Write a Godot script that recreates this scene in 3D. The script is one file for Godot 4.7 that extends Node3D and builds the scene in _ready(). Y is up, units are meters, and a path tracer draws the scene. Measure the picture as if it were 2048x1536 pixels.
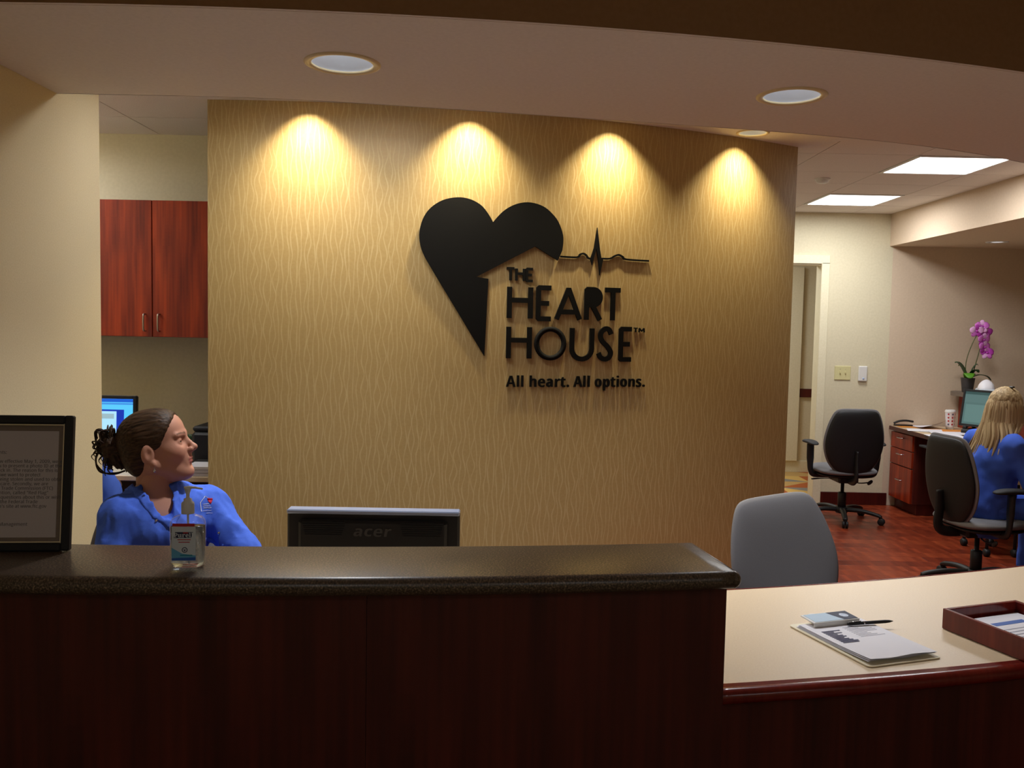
extends Node3D
# A cardiology practice's reception desk at night: curved counter, curved sign wall, back office.
# x right, y up, -z away from the visitor; metres.

const COUNTER_C := Vector2(-1.0, 10.0)      # centre of the counter's arcs (x, depth)
const WALL_C := Vector2(-1.283, 9.902)     # centre of the sign wall's arc
const WALL_R := 5.49
const TILE_Y := 2.66
const SOFFIT_Y := 2.45
const BACK_Z := -8.1
const LEFT_X := -1.81

var M := {}
var used_names := {}
var rng := RandomNumberGenerator.new()

func _ready():
	rng.seed = 7
	set_view()
	make_materials()
	build_shell()
	build_ceiling()
	build_lights()
	build_sign()
	build_counter()
	build_objects()

# ---------------------------------------------------------------- camera, environment
func set_view():
	var cam := Camera3D.new()
	cam.name = "camera"
	cam.fov = rad_to_deg(2.0 * atan(768.0 / 1773.0))
	cam.near = 0.05
	cam.far = 60.0
	add_child(cam)
	cam.position = Vector3(0, 1.57, 0)
	cam.basis = Basis(Vector3.RIGHT, -0.064) * Basis(Vector3.BACK, 0.020)
	cam.current = true
	var we := WorldEnvironment.new()
	we.name = "environment"
	var e := Environment.new()
	e.background_mode = Environment.BG_COLOR
	e.background_color = Color(0, 0, 0)
	e.tonemap_mode = Environment.TONE_MAPPER_LINEAR
	e.tonemap_exposure = EXPOSURE
	e.sdfgi_enabled = true
	e.ssao_enabled = true
	e.ssil_enabled = true
	we.environment = e
	add_child(we)

# light levels of the lamps (energy at one metre)
const EXPOSURE := 1.1
const PANEL_E := 2.1
const WASH_E := 1.9
const DOWN_E := 2.1
const DIFFUSER_GLOW := 3.2
const WARM := Color(1.0, 0.94, 0.79)
const COOL := Color(0.97, 0.98, 1.0)

# ---------------------------------------------------------------- naming and tags
func numbered(called: String) -> String:
	if not used_names.has(called):
		used_names[called] = 0
		return called
	used_names[called] += 1
	return "%s_%03d" % [called, used_names[called]]

func tag(o: Node, label: String, category: String, group := ""):
	o.set_meta("label", label)
	o.set_meta("category", category)
	if group != "":
		o.set_meta("group", group)
	return o

func thing(called: String, label: String, category: String, at := Vector3.ZERO, turn := 0.0, group := "") -> Node3D:
	var o := Node3D.new()
	o.name = numbered(called)
	add_child(o)
	o.position = at
	o.rotation.y = turn
	tag(o, label, category, group)
	return o

func commit(called: String, mesh, m, parent: Node) -> MeshInstance3D:
	var o := MeshInstance3D.new()
	o.name = called
	if mesh is SurfaceTool:
		o.mesh = mesh.commit()
	else:
		o.mesh = mesh
	if m != null:
		o.material_override = m
	o.cast_shadow = GeometryInstance3D.SHADOW_CASTING_SETTING_ON
	parent.add_child(o, true)
	return o

func obj(called: String, mesh, m, parent = null) -> MeshInstance3D:
	if parent == null:
		return commit(numbered(called), mesh, m, self)
	return commit(called, mesh, m, parent)

func structure(called: String, mesh, m) -> MeshInstance3D:
	var o = commit(numbered(called), mesh, m, self)
	o.set_meta("kind", "structure")
	return o

# ---------------------------------------------------------------- mesh helpers
func sts(smooth := false) -> SurfaceTool:
	var st := SurfaceTool.new()
	st.begin(Mesh.PRIMITIVE_TRIANGLES)
	st.set_smooth_group(0 if smooth else -1)
	return st

func fin(st: SurfaceTool) -> ArrayMesh:
	st.generate_normals()
	return st.commit()

# triangle whose outside is away from c
func tri(st: SurfaceTool, a: Vector3, b: Vector3, d: Vector3, c: Vector3):
	if (d - a).cross(b - a).dot((a + b + d) / 3.0 - c) >= 0.0:
		st.add_vertex(a); st.add_vertex(b); st.add_vertex(d)
	else:
		st.add_vertex(a); st.add_vertex(d); st.add_vertex(b)

func quad_out(st: SurfaceTool, a: Vector3, b: Vector3, d: Vector3, e: Vector3, c: Vector3):
	tri(st, a, b, d, c)
	tri(st, a, d, e, c)

# quad a b d e, clockwise seen from outside, as given
func quad(st: SurfaceTool, a: Vector3, b: Vector3, d: Vector3, e: Vector3):
	st.add_vertex(a); st.add_vertex(b); st.add_vertex(d)
	st.add_vertex(a); st.add_vertex(d); st.add_vertex(e)

# box with chamfered edges
func add_box(st: SurfaceTool, xf: Transform3D, size: Vector3, ch := 0.0):
	var h := size * 0.5
	if ch <= 0.0:
		var p := []
		for i in 8:
			p.append(xf * Vector3(h.x if i & 1 else -h.x, h.y if i & 2 else -h.y, h.z if i & 4 else -h.z))
		for f in [[0, 2, 6, 4], [1, 3, 7, 5], [0, 1, 5, 4], [2, 3, 7, 6], [0, 1, 3, 2], [4, 5, 7, 6]]:
			quad_out(st, p[f[0]], p[f[1]], p[f[2]], p[f[3]], xf.origin)
		return
	ch = minf(ch, 0.49 * minf(h.x, minf(h.y, h.z)) * 2.0)
	var q := func(sx, sy, sz, ax):
		var v := Vector3(sx * h.x, sy * h.y, sz * h.z)
		if ax != 0: v.x -= sx * ch
		if ax != 1: v.y -= sy * ch
		if ax != 2: v.z -= sz * ch
		return xf * v
	var o := xf.origin
	for s in [-1.0, 1.0]:
		quad_out(st, q.call(s, -1, -1, 0), q.call(s, 1, -1, 0), q.call(s, 1, 1, 0), q.call(s, -1, 1, 0), o)
		quad_out(st, q.call(-1, s, -1, 1), q.call(1, s, -1, 1), q.call(1, s, 1, 1), q.call(-1, s, 1, 1), o)
		quad_out(st, q.call(-1, -1, s, 2), q.call(1, -1, s, 2), q.call(1, 1, s, 2), q.call(-1, 1, s, 2), o)
		for t in [-1.0, 1.0]:
			quad_out(st, q.call(s, t, -1, 0), q.call(s, t, 1, 0), q.call(s, t, 1, 1), q.call(s, t, -1, 1), o)
			quad_out(st, q.call(s, -1, t, 0), q.call(s, 1, t, 0), q.call(s, 1, t, 2), q.call(s, -1, t, 2), o)
			quad_out(st, q.call(-1, s, t, 1), q.call(1, s, t, 1), q.call(1, s, t, 2), q.call(-1, s, t, 2), o)
			for u in [-1.0, 1.0]:
				tri(st, q.call(s, t, u, 0), q.call(s, t, u, 1), q.call(s, t, u, 2), o)

func box(center: Vector3, size: Vector3, ch := 0.0, turn := 0.0) -> ArrayMesh:
	var st := sts()
	add_box(st, Transform3D(Basis(Vector3.UP, turn), center), size, ch)
	return fin(st)

# box from corner to corner
func span(a: Vector3, b: Vector3, ch := 0.0) -> ArrayMesh:
	return box((a + b) * 0.5, (b - a).abs(), ch)

# solid of revolution about local y; profile of Vector2(radius, y), bottom to top on the outside
func add_lathe(st: SurfaceTool, xf: Transform3D, prof: Array, n := 24):
	for i in n:
		var a0 := TAU * i / n
		var a1 := TAU * (i + 1) / n
		for k in prof.size() - 1:
			var p: Vector2 = prof[k]
			var q: Vector2 = prof[k + 1]
			var A := xf * Vector3(p.x * cos(a0), p.y, p.x * sin(a0))
			var B := xf * Vector3(q.x * cos(a0), q.y, q.x * sin(a0))
			var D := xf * Vector3(q.x * cos(a1), q.y, q.x * sin(a1))
			var E := xf * Vector3(p.x * cos(a1), p.y, p.x * sin(a1))
			if p.x > 1e-6:
				st.add_vertex(A); st.add_vertex(E); st.add_vertex(D)
			if q.x > 1e-6:
				st.add_vertex(A); st.add_vertex(D); st.add_vertex(B)

func lathe(prof: Array, n := 24, xf := Transform3D(), smooth := true) -> ArrayMesh:
	var st := sts(smooth)
	add_lathe(st, xf, prof, n)
	return fin(st)

# round tube along points with radius per point, closed ends; flat squashes it along its second axis
func add_tube(st: SurfaceTool, pts: Array, rad, n := 8, flat := 1.0, hint := Vector3.UP):
	var rings := []
	var up := hint
	for i in pts.size():
		var t: Vector3 = (pts[mini(i + 1, pts.size() - 1)] - pts[maxi(i - 1, 0)]).normalized()
		var s := t.cross(up)
		if s.length() < 1e-4:
			s = t.cross(Vector3.RIGHT if absf(t.x) < 0.9 else Vector3.BACK)
		s = s.normalized()
		up = s.cross(t).normalized()
		var r: float = rad[i] if rad is Array else rad
		var ring := []
		for k in n:
			var a := TAU * k / n
			ring.append(pts[i] + s * (r * cos(a)) + up * (r * flat * sin(a)))
		rings.append(ring)
	for i in rings.size() - 1:
		for k in n:
			var k2 := (k + 1) % n
			quad(st, rings[i][k], rings[i][k2], rings[i + 1][k2], rings[i + 1][k])
	for e in 2:
		var ring: Array = rings[0] if e == 0 else rings[rings.size() - 1]
		var c: Vector3 = pts[0] if e == 0 else pts[pts.size() - 1]
		for k in n:
			var k2 := (k + 1) % n
			if e == 0:
				st.add_vertex(c); st.add_vertex(ring[k2]); st.add_vertex(ring[k])
			else:
				st.add_vertex(c); st.add_vertex(ring[k]); st.add_vertex(ring[k2])

func tube(pts: Array, rad, n := 8, flat := 1.0, hint := Vector3.UP) -> ArrayMesh:
	var st := sts(true)
	add_tube(st, pts, rad, n, flat, hint)
	return fin(st)

func smooth_line(pts: Array, steps := 6) -> Array:
	var c := Curve3D.new()
	for i in pts.size():
		var t: Vector3 = (pts[mini(i + 1, pts.size() - 1)] - pts[maxi(i - 1, 0)]) / 6.0
		c.add_point(pts[i], -t, t)
	var out := []
	for i in pts.size() - 1:
		for k in steps:
			out.append(c.sample(i, float(k) / steps))
	out.append(pts[pts.size() - 1])
	return out

# prism: polygon in local x,y pushed from z0 to z1, through a mapping
func add_prism(st: SurfaceTool, poly: PackedVector2Array, z0: float, z1: float, map: Callable):
	if Geometry2D.is_polygon_clockwise(poly):
		poly.reverse()
	var idx := Geometry2D.triangulate_polygon(poly)
	for i in range(0, idx.size(), 3):
		var a := poly[idx[i]]
		var b := poly[idx[i + 1]]
		var c := poly[idx[i + 2]]
		if (b - a).cross(c - a) < 0.0:
			var t := b
			b = c
			c = t
		st.add_vertex(map.call(a, z1)); st.add_vertex(map.call(c, z1)); st.add_vertex(map.call(b, z1))
		st.add_vertex(map.call(a, z0)); st.add_vertex(map.call(b, z0)); st.add_vertex(map.call(c, z0))
	for i in poly.size():
		var a := poly[i]
		var b := poly[(i + 1) % poly.size()]
		quad(st, map.call(a, z0), map.call(a, z1), map.call(b, z1), map.call(b, z0))

func prism(poly: PackedVector2Array, z0: float, z1: float, xf := Transform3D()) -> ArrayMesh:
	var st := sts()
	add_prism(st, poly, z0, z1, func(p, z): return xf * Vector3(p.x, p.y, z))
	return fin(st)

# horizontal slab: polygon in (x, z)
func add_slab(st: SurfaceTool, poly: PackedVector2Array, y0: float, y1: float):
	var q := PackedVector2Array()
	for p in poly:
		q.append(Vector2(p.x, -p.y))
	add_prism(st, q, y0, y1, func(p, y): return Vector3(p.x, y, -p.y))

# profile (radius, y) swept about a vertical axis at (c.x, depth c.y), from angle a0 to a1
func add_arc(st: SurfaceTool, c: Vector2, prof: Array, a0: float, a1: float, n: int):
	var pt := func(p: Vector2, a: float): return Vector3(c.x + p.x * sin(a), p.y, -(c.y - p.x * cos(a)))
	var poly := PackedVector2Array()
	for p in prof:
		poly.append(p)
	if Geometry2D.is_polygon_clockwise(poly):
		poly.reverse()
	for i in n:
		var u := lerpf(a0, a1, float(i) / n)
		var v := lerpf(a0, a1, float(i + 1) / n)
		for k in poly.size():
			var p := poly[k]
			var q := poly[(k + 1) % poly.size()]
			quad(st, pt.call(p, u), pt.call(q, u), pt.call(q, v), pt.call(p, v))
	var idx := Geometry2D.triangulate_polygon(poly)
	for e in 2:
		var a := a0 if e == 0 else a1
		for i in range(0, idx.size(), 3):
			var w := [poly[idx[i]], poly[idx[i + 1]], poly[idx[i + 2]]]
			var ccw: bool = (w[1] - w[0]).cross(w[2] - w[0]) > 0.0
			if ccw == (e == 0):
				w = [w[0], w[2], w[1]]
			for p in w:
				st.add_vertex(pt.call(p, a))

func arc(c: Vector2, prof: Array, a0: float, a1: float, n := 32) -> ArrayMesh:
	var st := sts()
	add_arc(st, c, prof, a0, a1, n)
	return fin(st)

# a closed cushion: outline in local x,y, domed by hf in front (+z) and hb behind, bent by kx*x*x and ky*y*y
func cushion(outline: PackedVector2Array, hf: float, hb: float, kx := 0.0, ky := 0.0, rim := 4.0, xf := Transform3D()) -> ArrayMesh:
	var st := sts(true)
	var n := outline.size()
	var rings := 9
	var c := Vector2.ZERO
	for p in outline:
		c += p
	c /= n
	var P := func(t: float, k: int, side: float):
		var p: Vector2 = c + (outline[k % n] - c) * t
		var h := hf if side > 0 else hb
		var z: float = side * h * pow(maxf(0.0, 1.0 - pow(t, rim)), 0.5) + kx * p.x * p.x + ky * p.y * p.y
		return xf * Vector3(p.x, p.y, z)
	for side in [1.0, -1.0]:
		for r in rings:
			var t0: float = sin(float(r) / rings * PI * 0.5)
			var t1: float = sin(float(r + 1) / rings * PI * 0.5)
			for k in n:
				var a: Vector3 = P.call(t0, k, side)
				var b: Vector3 = P.call(t1, k, side)
				var d: Vector3 = P.call(t1, k + 1, side)
				var e: Vector3 = P.call(t0, k + 1, side)
				if side > 0:
					st.add_vertex(a); st.add_vertex(d); st.add_vertex(b)
					if r > 0:
						st.add_vertex(a); st.add_vertex(e); st.add_vertex(d)
				else:
					st.add_vertex(a); st.add_vertex(b); st.add_vertex(d)
					if r > 0:
						st.add_vertex(a); st.add_vertex(d); st.add_vertex(e)
	return fin(st)

func superellipse(w: float, h: float, e := 3.0, n := 40, narrow := 0.0) -> PackedVector2Array:
	var out := PackedVector2Array()
	for i in n:
		var a := TAU * i / n
		var x := signf(cos(a)) * pow(absf(cos(a)), 2.0 / e) * w * 0.5
		var y := signf(sin(a)) * pow(absf(sin(a)), 2.0 / e) * h * 0.5
		out.append(Vector2(x * (1.0 - narrow * y / h * 2.0), y))
	return out

func rounded_rect(w: float, h: float, r: float, k := 4) -> PackedVector2Array:
	var out := PackedVector2Array()
	for c in [[1, 1, 0.0], [-1, 1, PI / 2], [-1, -1, PI], [1, -1, PI * 1.5]]:
		for i in k + 1:
			var a: float = c[2] + PI / 2 * i / k
			out.append(Vector2(c[0] * (w / 2 - r) + r * cos(a), c[1] * (h / 2 - r) + r * sin(a)))
	return out

func circle(c: Vector2, r: float, n := 28) -> PackedVector2Array:
	var out := PackedVector2Array()
	for i in n:
		out.append(c + Vector2(cos(TAU * i / n), sin(TAU * i / n)) * r)
	return out

# slab with holes: cut in strips through the holes' centres so that each piece is a simple polygon
func add_slab_with_holes(st: SurfaceTool, poly: PackedVector2Array, holes: Array, y0: float, y1: float):
	var cuts := [-50.0]
	for h in holes:
		var c := Vector2.ZERO
		for p in h:
			c += p
		cuts.append((c / h.size()).x)
	cuts.append(50.0)
	cuts.sort()
	for i in cuts.size() - 1:
		var strip := PackedVector2Array([Vector2(cuts[i], -50), Vector2(cuts[i + 1], -50), Vector2(cuts[i + 1], 50), Vector2(cuts[i], 50)])
		for piece in Geometry2D.intersect_polygons(poly, strip):
			var left := [piece]
			for h in holes:
				var next := []
				for l in left:
					next.append_array(Geometry2D.clip_polygons(l, h))
				left = next
			for l in left:
				if l.size() > 2:
					add_slab(st, l, y0, y1)

# ---------------------------------------------------------------- materials
func srgb(r: int, g: int, b: int) -> Color:
	return Color(r / 255.0, g / 255.0, b / 255.0)

func plain(called: String, c: Color, rough := 0.6, metal := 0.0, spec := 0.5) -> StandardMaterial3D:
	var m := StandardMaterial3D.new()
	m.resource_name = called
	m.albedo_color = c
	m.roughness = rough
	m.metallic = metal
	m.metallic_specular = spec
	M[called] = m
	return m

# seamless noise picture between two or more colours
func noise_tex(seed_: int, freq: float, cols: Array, size := 256, octaves := 4, contrast := 1.0) -> ImageTexture:
	var n := FastNoiseLite.new()
	n.seed = seed_
	n.frequency = freq
	n.fractal_octaves = octaves
	n.noise_type = FastNoiseLite.TYPE_SIMPLEX_SMOOTH
	var g := Gradient.new()
	var off := PackedFloat32Array()
	var cc := PackedColorArray()
	for i in cols.size():
		off.append(float(i) / (cols.size() - 1))
		cc.append(cols[i])
	g.offsets = off
	g.colors = cc
	var src := n.get_seamless_image(size, size, false, false, 0.2, true)
	var img := Image.create(size, size, false, Image.FORMAT_RGB8)
	for y in size:
		for x in size:
			img.set_pixel(x, y, g.sample(clampf((src.get_pixel(x, y).r - 0.5) * contrast + 0.5, 0.0, 1.0)))
	return ImageTexture.create_from_image(img)

func textured(called: String, tex: Texture2D, scale: Vector3, rough := 0.6, triplanar := true, world := false, spec := 0.5) -> StandardMaterial3D:
	var m := plain(called, Color.WHITE, rough, 0.0, spec)
	m.albedo_texture = tex
	m.uv1_triplanar = triplanar
	m.uv1_world_triplanar = triplanar and world
	m.uv1_scale = scale
	return m

func wood(called: String, seed_: int, dark: Color, light: Color, scale: Vector3, rough := 0.35) -> StandardMaterial3D:
	# grain runs along v of the picture
	var size := 256
	var n1 := FastNoiseLite.new()
	n1.seed = seed_
	n1.frequency = 0.02
	n1.fractal_octaves = 3
	var a := n1.get_seamless_image(size, size / 4, false, false, 0.2, true)
	var n2 := FastNoiseLite.new()
	n2.seed = seed_ + 3
	n2.frequency = 0.06
	n2.fractal_octaves = 3
	var b := n2.get_seamless_image(size, size / 8, false, false, 0.2, true)
	var img := Image.create(size, size, false, Image.FORMAT_RGB8)
	for y in size:
		for x in size:
			var t: float = 0.62 * a.get_pixel(x, y / 4).r + 0.38 * b.get_pixel((x * 2) % size, y / 8).r
			img.set_pixel(x, y, dark.lerp(light, clampf((t - 0.2) * 1.6, 0.0, 1.0)))
	var m := textured(called, ImageTexture.create_from_image(img), scale, rough)
	return m

func make_materials():
	textured("wall_cream", noise_tex(1, 0.05, [srgb(211, 201, 170), srgb(219, 209, 179)]), Vector3.ONE * 3.0, 0.85, true, true, 0.2)
	textured("wall_linen", noise_tex(2, 0.09, [srgb(206, 192, 156), srgb(216, 203, 167)], 256, 3), Vector3.ONE * 5.0, 0.8, true, true, 0.25)
	textured("wall_rose", noise_tex(3, 0.05, [srgb(209, 188, 162), srgb(216, 195, 169)]), Vector3.ONE * 3.0, 0.85, true, true, 0.2)
	textured("ceiling_paint", noise_tex(4, 0.06, [srgb(224, 219, 217), srgb(232, 227, 225)]), Vector3.ONE * 3.0, 0.9, true, true, 0.15)
	textured("ceiling_tile", noise_tex(5, 0.16, [srgb(222, 214, 208), srgb(238, 231, 225)], 256, 4), Vector3.ONE * 2.5, 0.95, true, true, 0.1)
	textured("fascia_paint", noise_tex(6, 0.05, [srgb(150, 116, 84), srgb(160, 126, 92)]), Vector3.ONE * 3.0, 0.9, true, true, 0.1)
	textured("trim_cream", noise_tex(7, 0.05, [srgb(221, 211, 178), srgb(229, 220, 190)]), Vector3.ONE * 3.0, 0.5, true, true, 0.35)
	wood("cherry", 11, srgb(112, 27, 8), srgb(180, 64, 20), Vector3(1.6, 0.8, 1.6), 0.38)
	wood("cherry_dark", 17, srgb(58, 17, 12), srgb(96, 34, 24), Vector3(1.5, 0.5, 1.5), 0.4)
	wood("cherry_trim", 13, srgb(96, 22, 16), srgb(128, 40, 28), Vector3(2.0, 1.0, 2.0), 0.22)
	wood("cherry_base", 14, srgb(58, 14, 10), srgb(86, 24, 16), Vector3(2.0, 1.0, 2.0), 0.35)
	for i in 3:
		wood("plank_%d" % i, 21 + i, [srgb(106, 38, 18), srgb(118, 44, 22), srgb(98, 34, 17)][i], [srgb(156, 66, 36), srgb(164, 74, 40), srgb(146, 60, 32)][i], Vector3(2.2, 2.2, 0.7), 0.32)
		M["plank_%d" % i].uv1_offset = Vector3(0.31 * i, 0.17 * i, 0.53 * i)
	textured("lobby_floor", noise_tex(31, 0.1, [srgb(120, 100, 80), srgb(146, 124, 100)]), Vector3.ONE * 2.0, 0.95, true, true, 0.1)
	textured("counter_stone", noise_tex(41, 0.28, [srgb(24, 20, 16), srgb(76, 63, 50), srgb(88, 74, 60), srgb(160, 136, 108)], 512, 2, 1.7), Vector3.ONE * 1.4, 0.32)
	textured("desk_laminate", noise_tex(43, 0.2, [srgb(216, 192, 156), srgb(226, 204, 170)], 256, 3), Vector3.ONE * 3.0, 0.42)
	plain("black_letter", srgb(14, 13, 12), 0.7, 0.0, 0.25)
	plain("black_plastic", srgb(22, 22, 23), 0.5)
	plain("black_soft", srgb(30, 30, 31), 0.75)
	plain("white_plastic", srgb(222, 220, 214), 0.4)
	plain("ivory_plastic", srgb(212, 203, 150), 0.4)
	plain("paper", srgb(238, 236, 240), 0.8)
	plain("chrome", srgb(200, 200, 200), 0.18, 1.0)
	plain("brushed_nickel", srgb(190, 182, 170), 0.3, 1.0)
	plain("trim_ring", srgb(226, 210, 170), 0.4, 0.0)
	plain("reflector", srgb(214, 217, 222), 0.45, 0.15)
	var d := plain("diffuser", srgb(250, 250, 250), 0.5)
	d.emission_enabled = true
	d.emission = COOL
	d.emission_energy_multiplier = DIFFUSER_GLOW
	d = plain("lamp_cool", srgb(240, 244, 250), 0.4)
	d.emission_enabled = true
	d.emission = Color(0.98, 0.99, 1.0)
	d.emission_energy_multiplier = 4.0
	d = plain("lamp_warm", srgb(250, 240, 220), 0.4)
	d.emission_enabled = true
	d.emission = WARM
	d.emission_energy_multiplier = 4.0
	d = plain("lamp_dim", srgb(240, 240, 240), 0.4)
	d.emission_enabled = true
	d.emission = COOL
	d.emission_energy_multiplier = 0.45
	var wp := plain("wallpaper", Color.WHITE, 1.0, 0.0, 0.5)      # satin ground, dull threads
	var pics := wallpaper_textures()
	wp.albedo_texture = pics[0]
	wp.roughness_texture = pics[1]
	wp.roughness_texture_channel = BaseMaterial3D.TEXTURE_CHANNEL_RED

# gold paper with pale wavy threads, one metre square
func wallpaper_textures() -> Array:
	var S := 1024
	var img := Image.create(S, S, false, Image.FORMAT_RGB8)
	var gloss := Image.create(S, S, false, Image.FORMAT_RGB8)
	var satin := Color(0.40, 0.40, 0.40)
	var dull := Color(0.72, 0.72, 0.72)
	gloss.fill(satin)
	var ground := srgb(168, 140, 88)
	var thread := srgb(200, 180, 134)
	var n := FastNoiseLite.new()
	n.seed = 5
	n.frequency = 0.05
	var grain := n.get_seamless_image(S, S, false, false, 0.1, true)
	for y in S:
		for x in S:
			img.set_pixel(x, y, ground.lerp(thread, 0.05 + 0.22 * grain.get_pixel(x, y).r))
	var lines := 46
	var r := RandomNumberGenerator.new()
	r.seed = 77
	for l in lines:
		var x0 := (l + r.randf_range(-0.2, 0.2)) * S / lines
		var ph := [r.randf() * TAU, r.randf() * TAU, r.randf() * TAU]
		var am := [r.randf_range(4.5, 8.0), r.randf_range(1.5, 3.0), r.randf_range(0.3, 0.8)]
		var f := [r.randi_range(3, 6), r.randi_range(6, 9), r.randi_range(11, 15)]
		var w := r.randf_range(2.4, 4.2)
		for y in S:
			var t := TAU * y / S
			var x: float = x0 + am[0] * sin(f[0] * t + ph[0]) + am[1] * sin(f[1] * t + ph[1]) + am[2] * sin(f[2] * t + ph[2])
			var ww := w * (0.8 + 0.4 * sin(f[1] * t + ph[2]))
			for k in range(-6, 7):
				var a := clampf(1.0 - (absf(k - (x - floorf(x))) - ww * 0.5) / 2.0, 0.0, 1.0) * 0.55
				if a > 0.0:
					var xi := posmod(int(floorf(x)) + k, S)
					img.set_pixel(xi, y, img.get_pixel(xi, y).lerp(thread, a))
					gloss.set_pixel(xi, y, gloss.get_pixel(xi, y).lerp(dull, a))
	return [ImageTexture.create_from_image(img), ImageTexture.create_from_image(gloss)]

# ---------------------------------------------------------------- room shell
func wall_point(s: float, off: float, y: float) -> Vector3:
	var a := s / WALL_R
	return Vector3(WALL_C.x + (WALL_R + off) * sin(a), y, -(WALL_C.y - (WALL_R + off) * cos(a)))

func soffit_front(x: float) -> float:
	return -(11.532 - sqrt(8.991 * 8.991 - pow(x + 1.183, 2)))

func soffit_back(x: float) -> float:
	x = maxf(x, -1.2)
	return -(3.72072 + x * (0.19967 + x * (-0.00276 + x * (-0.01049 + x * (0.0184 - 0.00263 * x)))))

func build_shell():
	# floors
	var fl := structure("floor", span(Vector3(-3.4, -0.12, -8.1), Vector3(5.3, -0.012, -1.6)), M.cherry_base)
	fl.set_meta("label", "cherry wood plank floor of the office behind the desk")
	var pm := []
	for i in 3:
		pm.append(box(Vector3.ZERO, Vector3(1.214, 0.012, 0.124), 0.0015))
	for row in 45:
		var z := -8.03 + row * 0.1262
		if z > -2.35:
			break
		var x0 := 1.25 + fmod(row * 0.47, 1.2) - 1.2
		for k in 4:
			var x := x0 + k * 1.216
			if x < 0.6 or x > 5.0:
				continue
			var p := commit("plank", pm[0], M["plank_%d" % rng.randi_range(0, 2)], fl)
			p.position = Vector3(x, -0.006, z)
	structure("floor_lobby", span(Vector3(-3.4, -0.12, -1.6), Vector3(5.3, 0.0, 3.2)), M.lobby_floor)
	var cf := structure("floor_corridor", span(Vector3(0.8, -0.12, -10.1), Vector3(5.3, -0.004, -8.1)), M.lobby_floor)
	cf.set_meta("label", "patchwork carpet of tan, orange and grey triangles beyond the doorway")
	var cols := [plain("carpet_tan", srgb(186, 152, 96), 0.95, 0.0, 0.1), plain("carpet_gold", srgb(204, 168, 98), 0.95, 0.0, 0.1), plain("carpet_rust", srgb(168, 96, 56), 0.95, 0.0, 0.1), plain("carpet_grey", srgb(132, 128, 118), 0.95, 0.0, 0.1)]
	for i in 6:
		for j in 5:
			var x := 1.9 + i * 0.42
			var z := -8.2 - j * 0.36
			for h in 2:
				var st := sts()
				var c4 := [Vector2(x, z), Vector2(x + 0.42, z), Vector2(x + 0.42, z - 0.36), Vector2(x, z - 0.36)]
				var flip := (i + j) % 2
				var tr3 := PackedVector2Array()
				for k in 3:
					tr3.append(c4[(k + h * 2 + flip) % 4])
				add_slab(st, tr3, -0.004, 0.002)
				commit("carpet_piece", fin(st), cols[(i * 2 + j * 3 + h * 2 + (i * j) % 2) % 4], cf)
	# outer walls
	structure("wall_left", span(Vector3(LEFT_X - 0.13, 0, -3.9), Vector3(LEFT_X, 3.0, 3.2)), M.wall_linen).set_meta("label", "cream textured wall beside the counter")
	structure("wall_alcove_side", span(Vector3(-3.4, 0, -5.5), Vector3(-3.28, 3.0, -3.77)), M.wall_cream)
	structure("wall_alcove_front", span(Vector3(-3.28, 0, -3.9), Vector3(LEFT_X - 0.13, 3.0, -3.77)), M.wall_cream)
	structure("wall_alcove_back", span(Vector3(-3.28, 0, -5.42), Vector3(1.2, 3.0, -5.30)), M.wall_cream).set_meta("label", "cream wall behind the hanging cabinet")
	structure("wall_inner_side", span(Vector3(1.08, 0, -8.1), Vector3(1.2, 3.0, -5.42)), M.wall_cream)
	structure("wall_lobby_back", span(Vector3(-1.94, 0, 3.1), Vector3(5.3, 3.0, 3.2)), M.wall_linen)
	structure("wall_right", span(Vector3(5.2, 0, -10.1), Vector3(5.3, 3.0, 3.1)), M.wall_rose)
	# back wall with doorway, opening x 1.95 .. 2.80, to 2.19 high
	var bw := structure("wall_back", span(Vector3(2.80, 0, BACK_Z - 0.12), Vector3(3.43, 3.0, BACK_Z)), M.wall_cream)
	bw.set_meta("label", "cream wall with the light switches")
	structure("wall_back_side", span(Vector3(1.08, 0, BACK_Z - 0.12), Vector3(1.95, 3.0, BACK_Z)), M.wall_cream)
	structure("wall_back_lintel", span(Vector3(1.95, 2.19, BACK_Z - 0.12), Vector3(2.80, 3.0, BACK_Z)), M.wall_cream)
	structure("wall_recess", span(Vector3(3.43, 0, BACK_Z - 0.12), Vector3(5.2, 3.0, BACK_Z)), M.wall_rose).set_meta("label", "rose beige wall under the bulkhead")
	# bulkhead over the work counter
	structure("ceiling_bulkhead", span(Vector3(3.40, 2.37, BACK_Z), Vector3(5.2, 2.95, -3.4)), M.wall_rose).set_meta("label", "beige bulkhead box along the ceiling above the desk")
	# corridor behind the doorway
	structure("wall_corridor", span(Vector3(0.8, 0, -10.1), Vector3(5.2, 3.0, -9.95)), M.wall_cream)
	structure("ceiling_corridor", span(Vector3(0.8, 2.6, -9.95), Vector3(5.2, 2.7, -8.22)), M.ceiling_paint)
	structure("wall_corridor_end", span(Vector3(0.7, 0, -9.95), Vector3(0.8, 2.7, -8.22)), M.wall_cream)
	# trims
	var st := sts()
	for x in [1.93, 2.82]:
		add_box(st, Transform3D(Basis(), Vector3(x, 1.105, BACK_Z + 0.012)), Vector3(0.075, 2.21, 0.024), 0.004)
	add_box(st, Transform3D(Basis(), Vector3(2.375, 2.235, BACK_Z + 0.012)), Vector3(0.965, 0.075, 0.024), 0.004)
	for x in [1.957, 2.793]:
		add_box(st, Transform3D(Basis(), Vector3(x, 1.10, BACK_Z - 0.06)), Vector3(0.014, 2.2, 0.13), 0.002)
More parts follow.
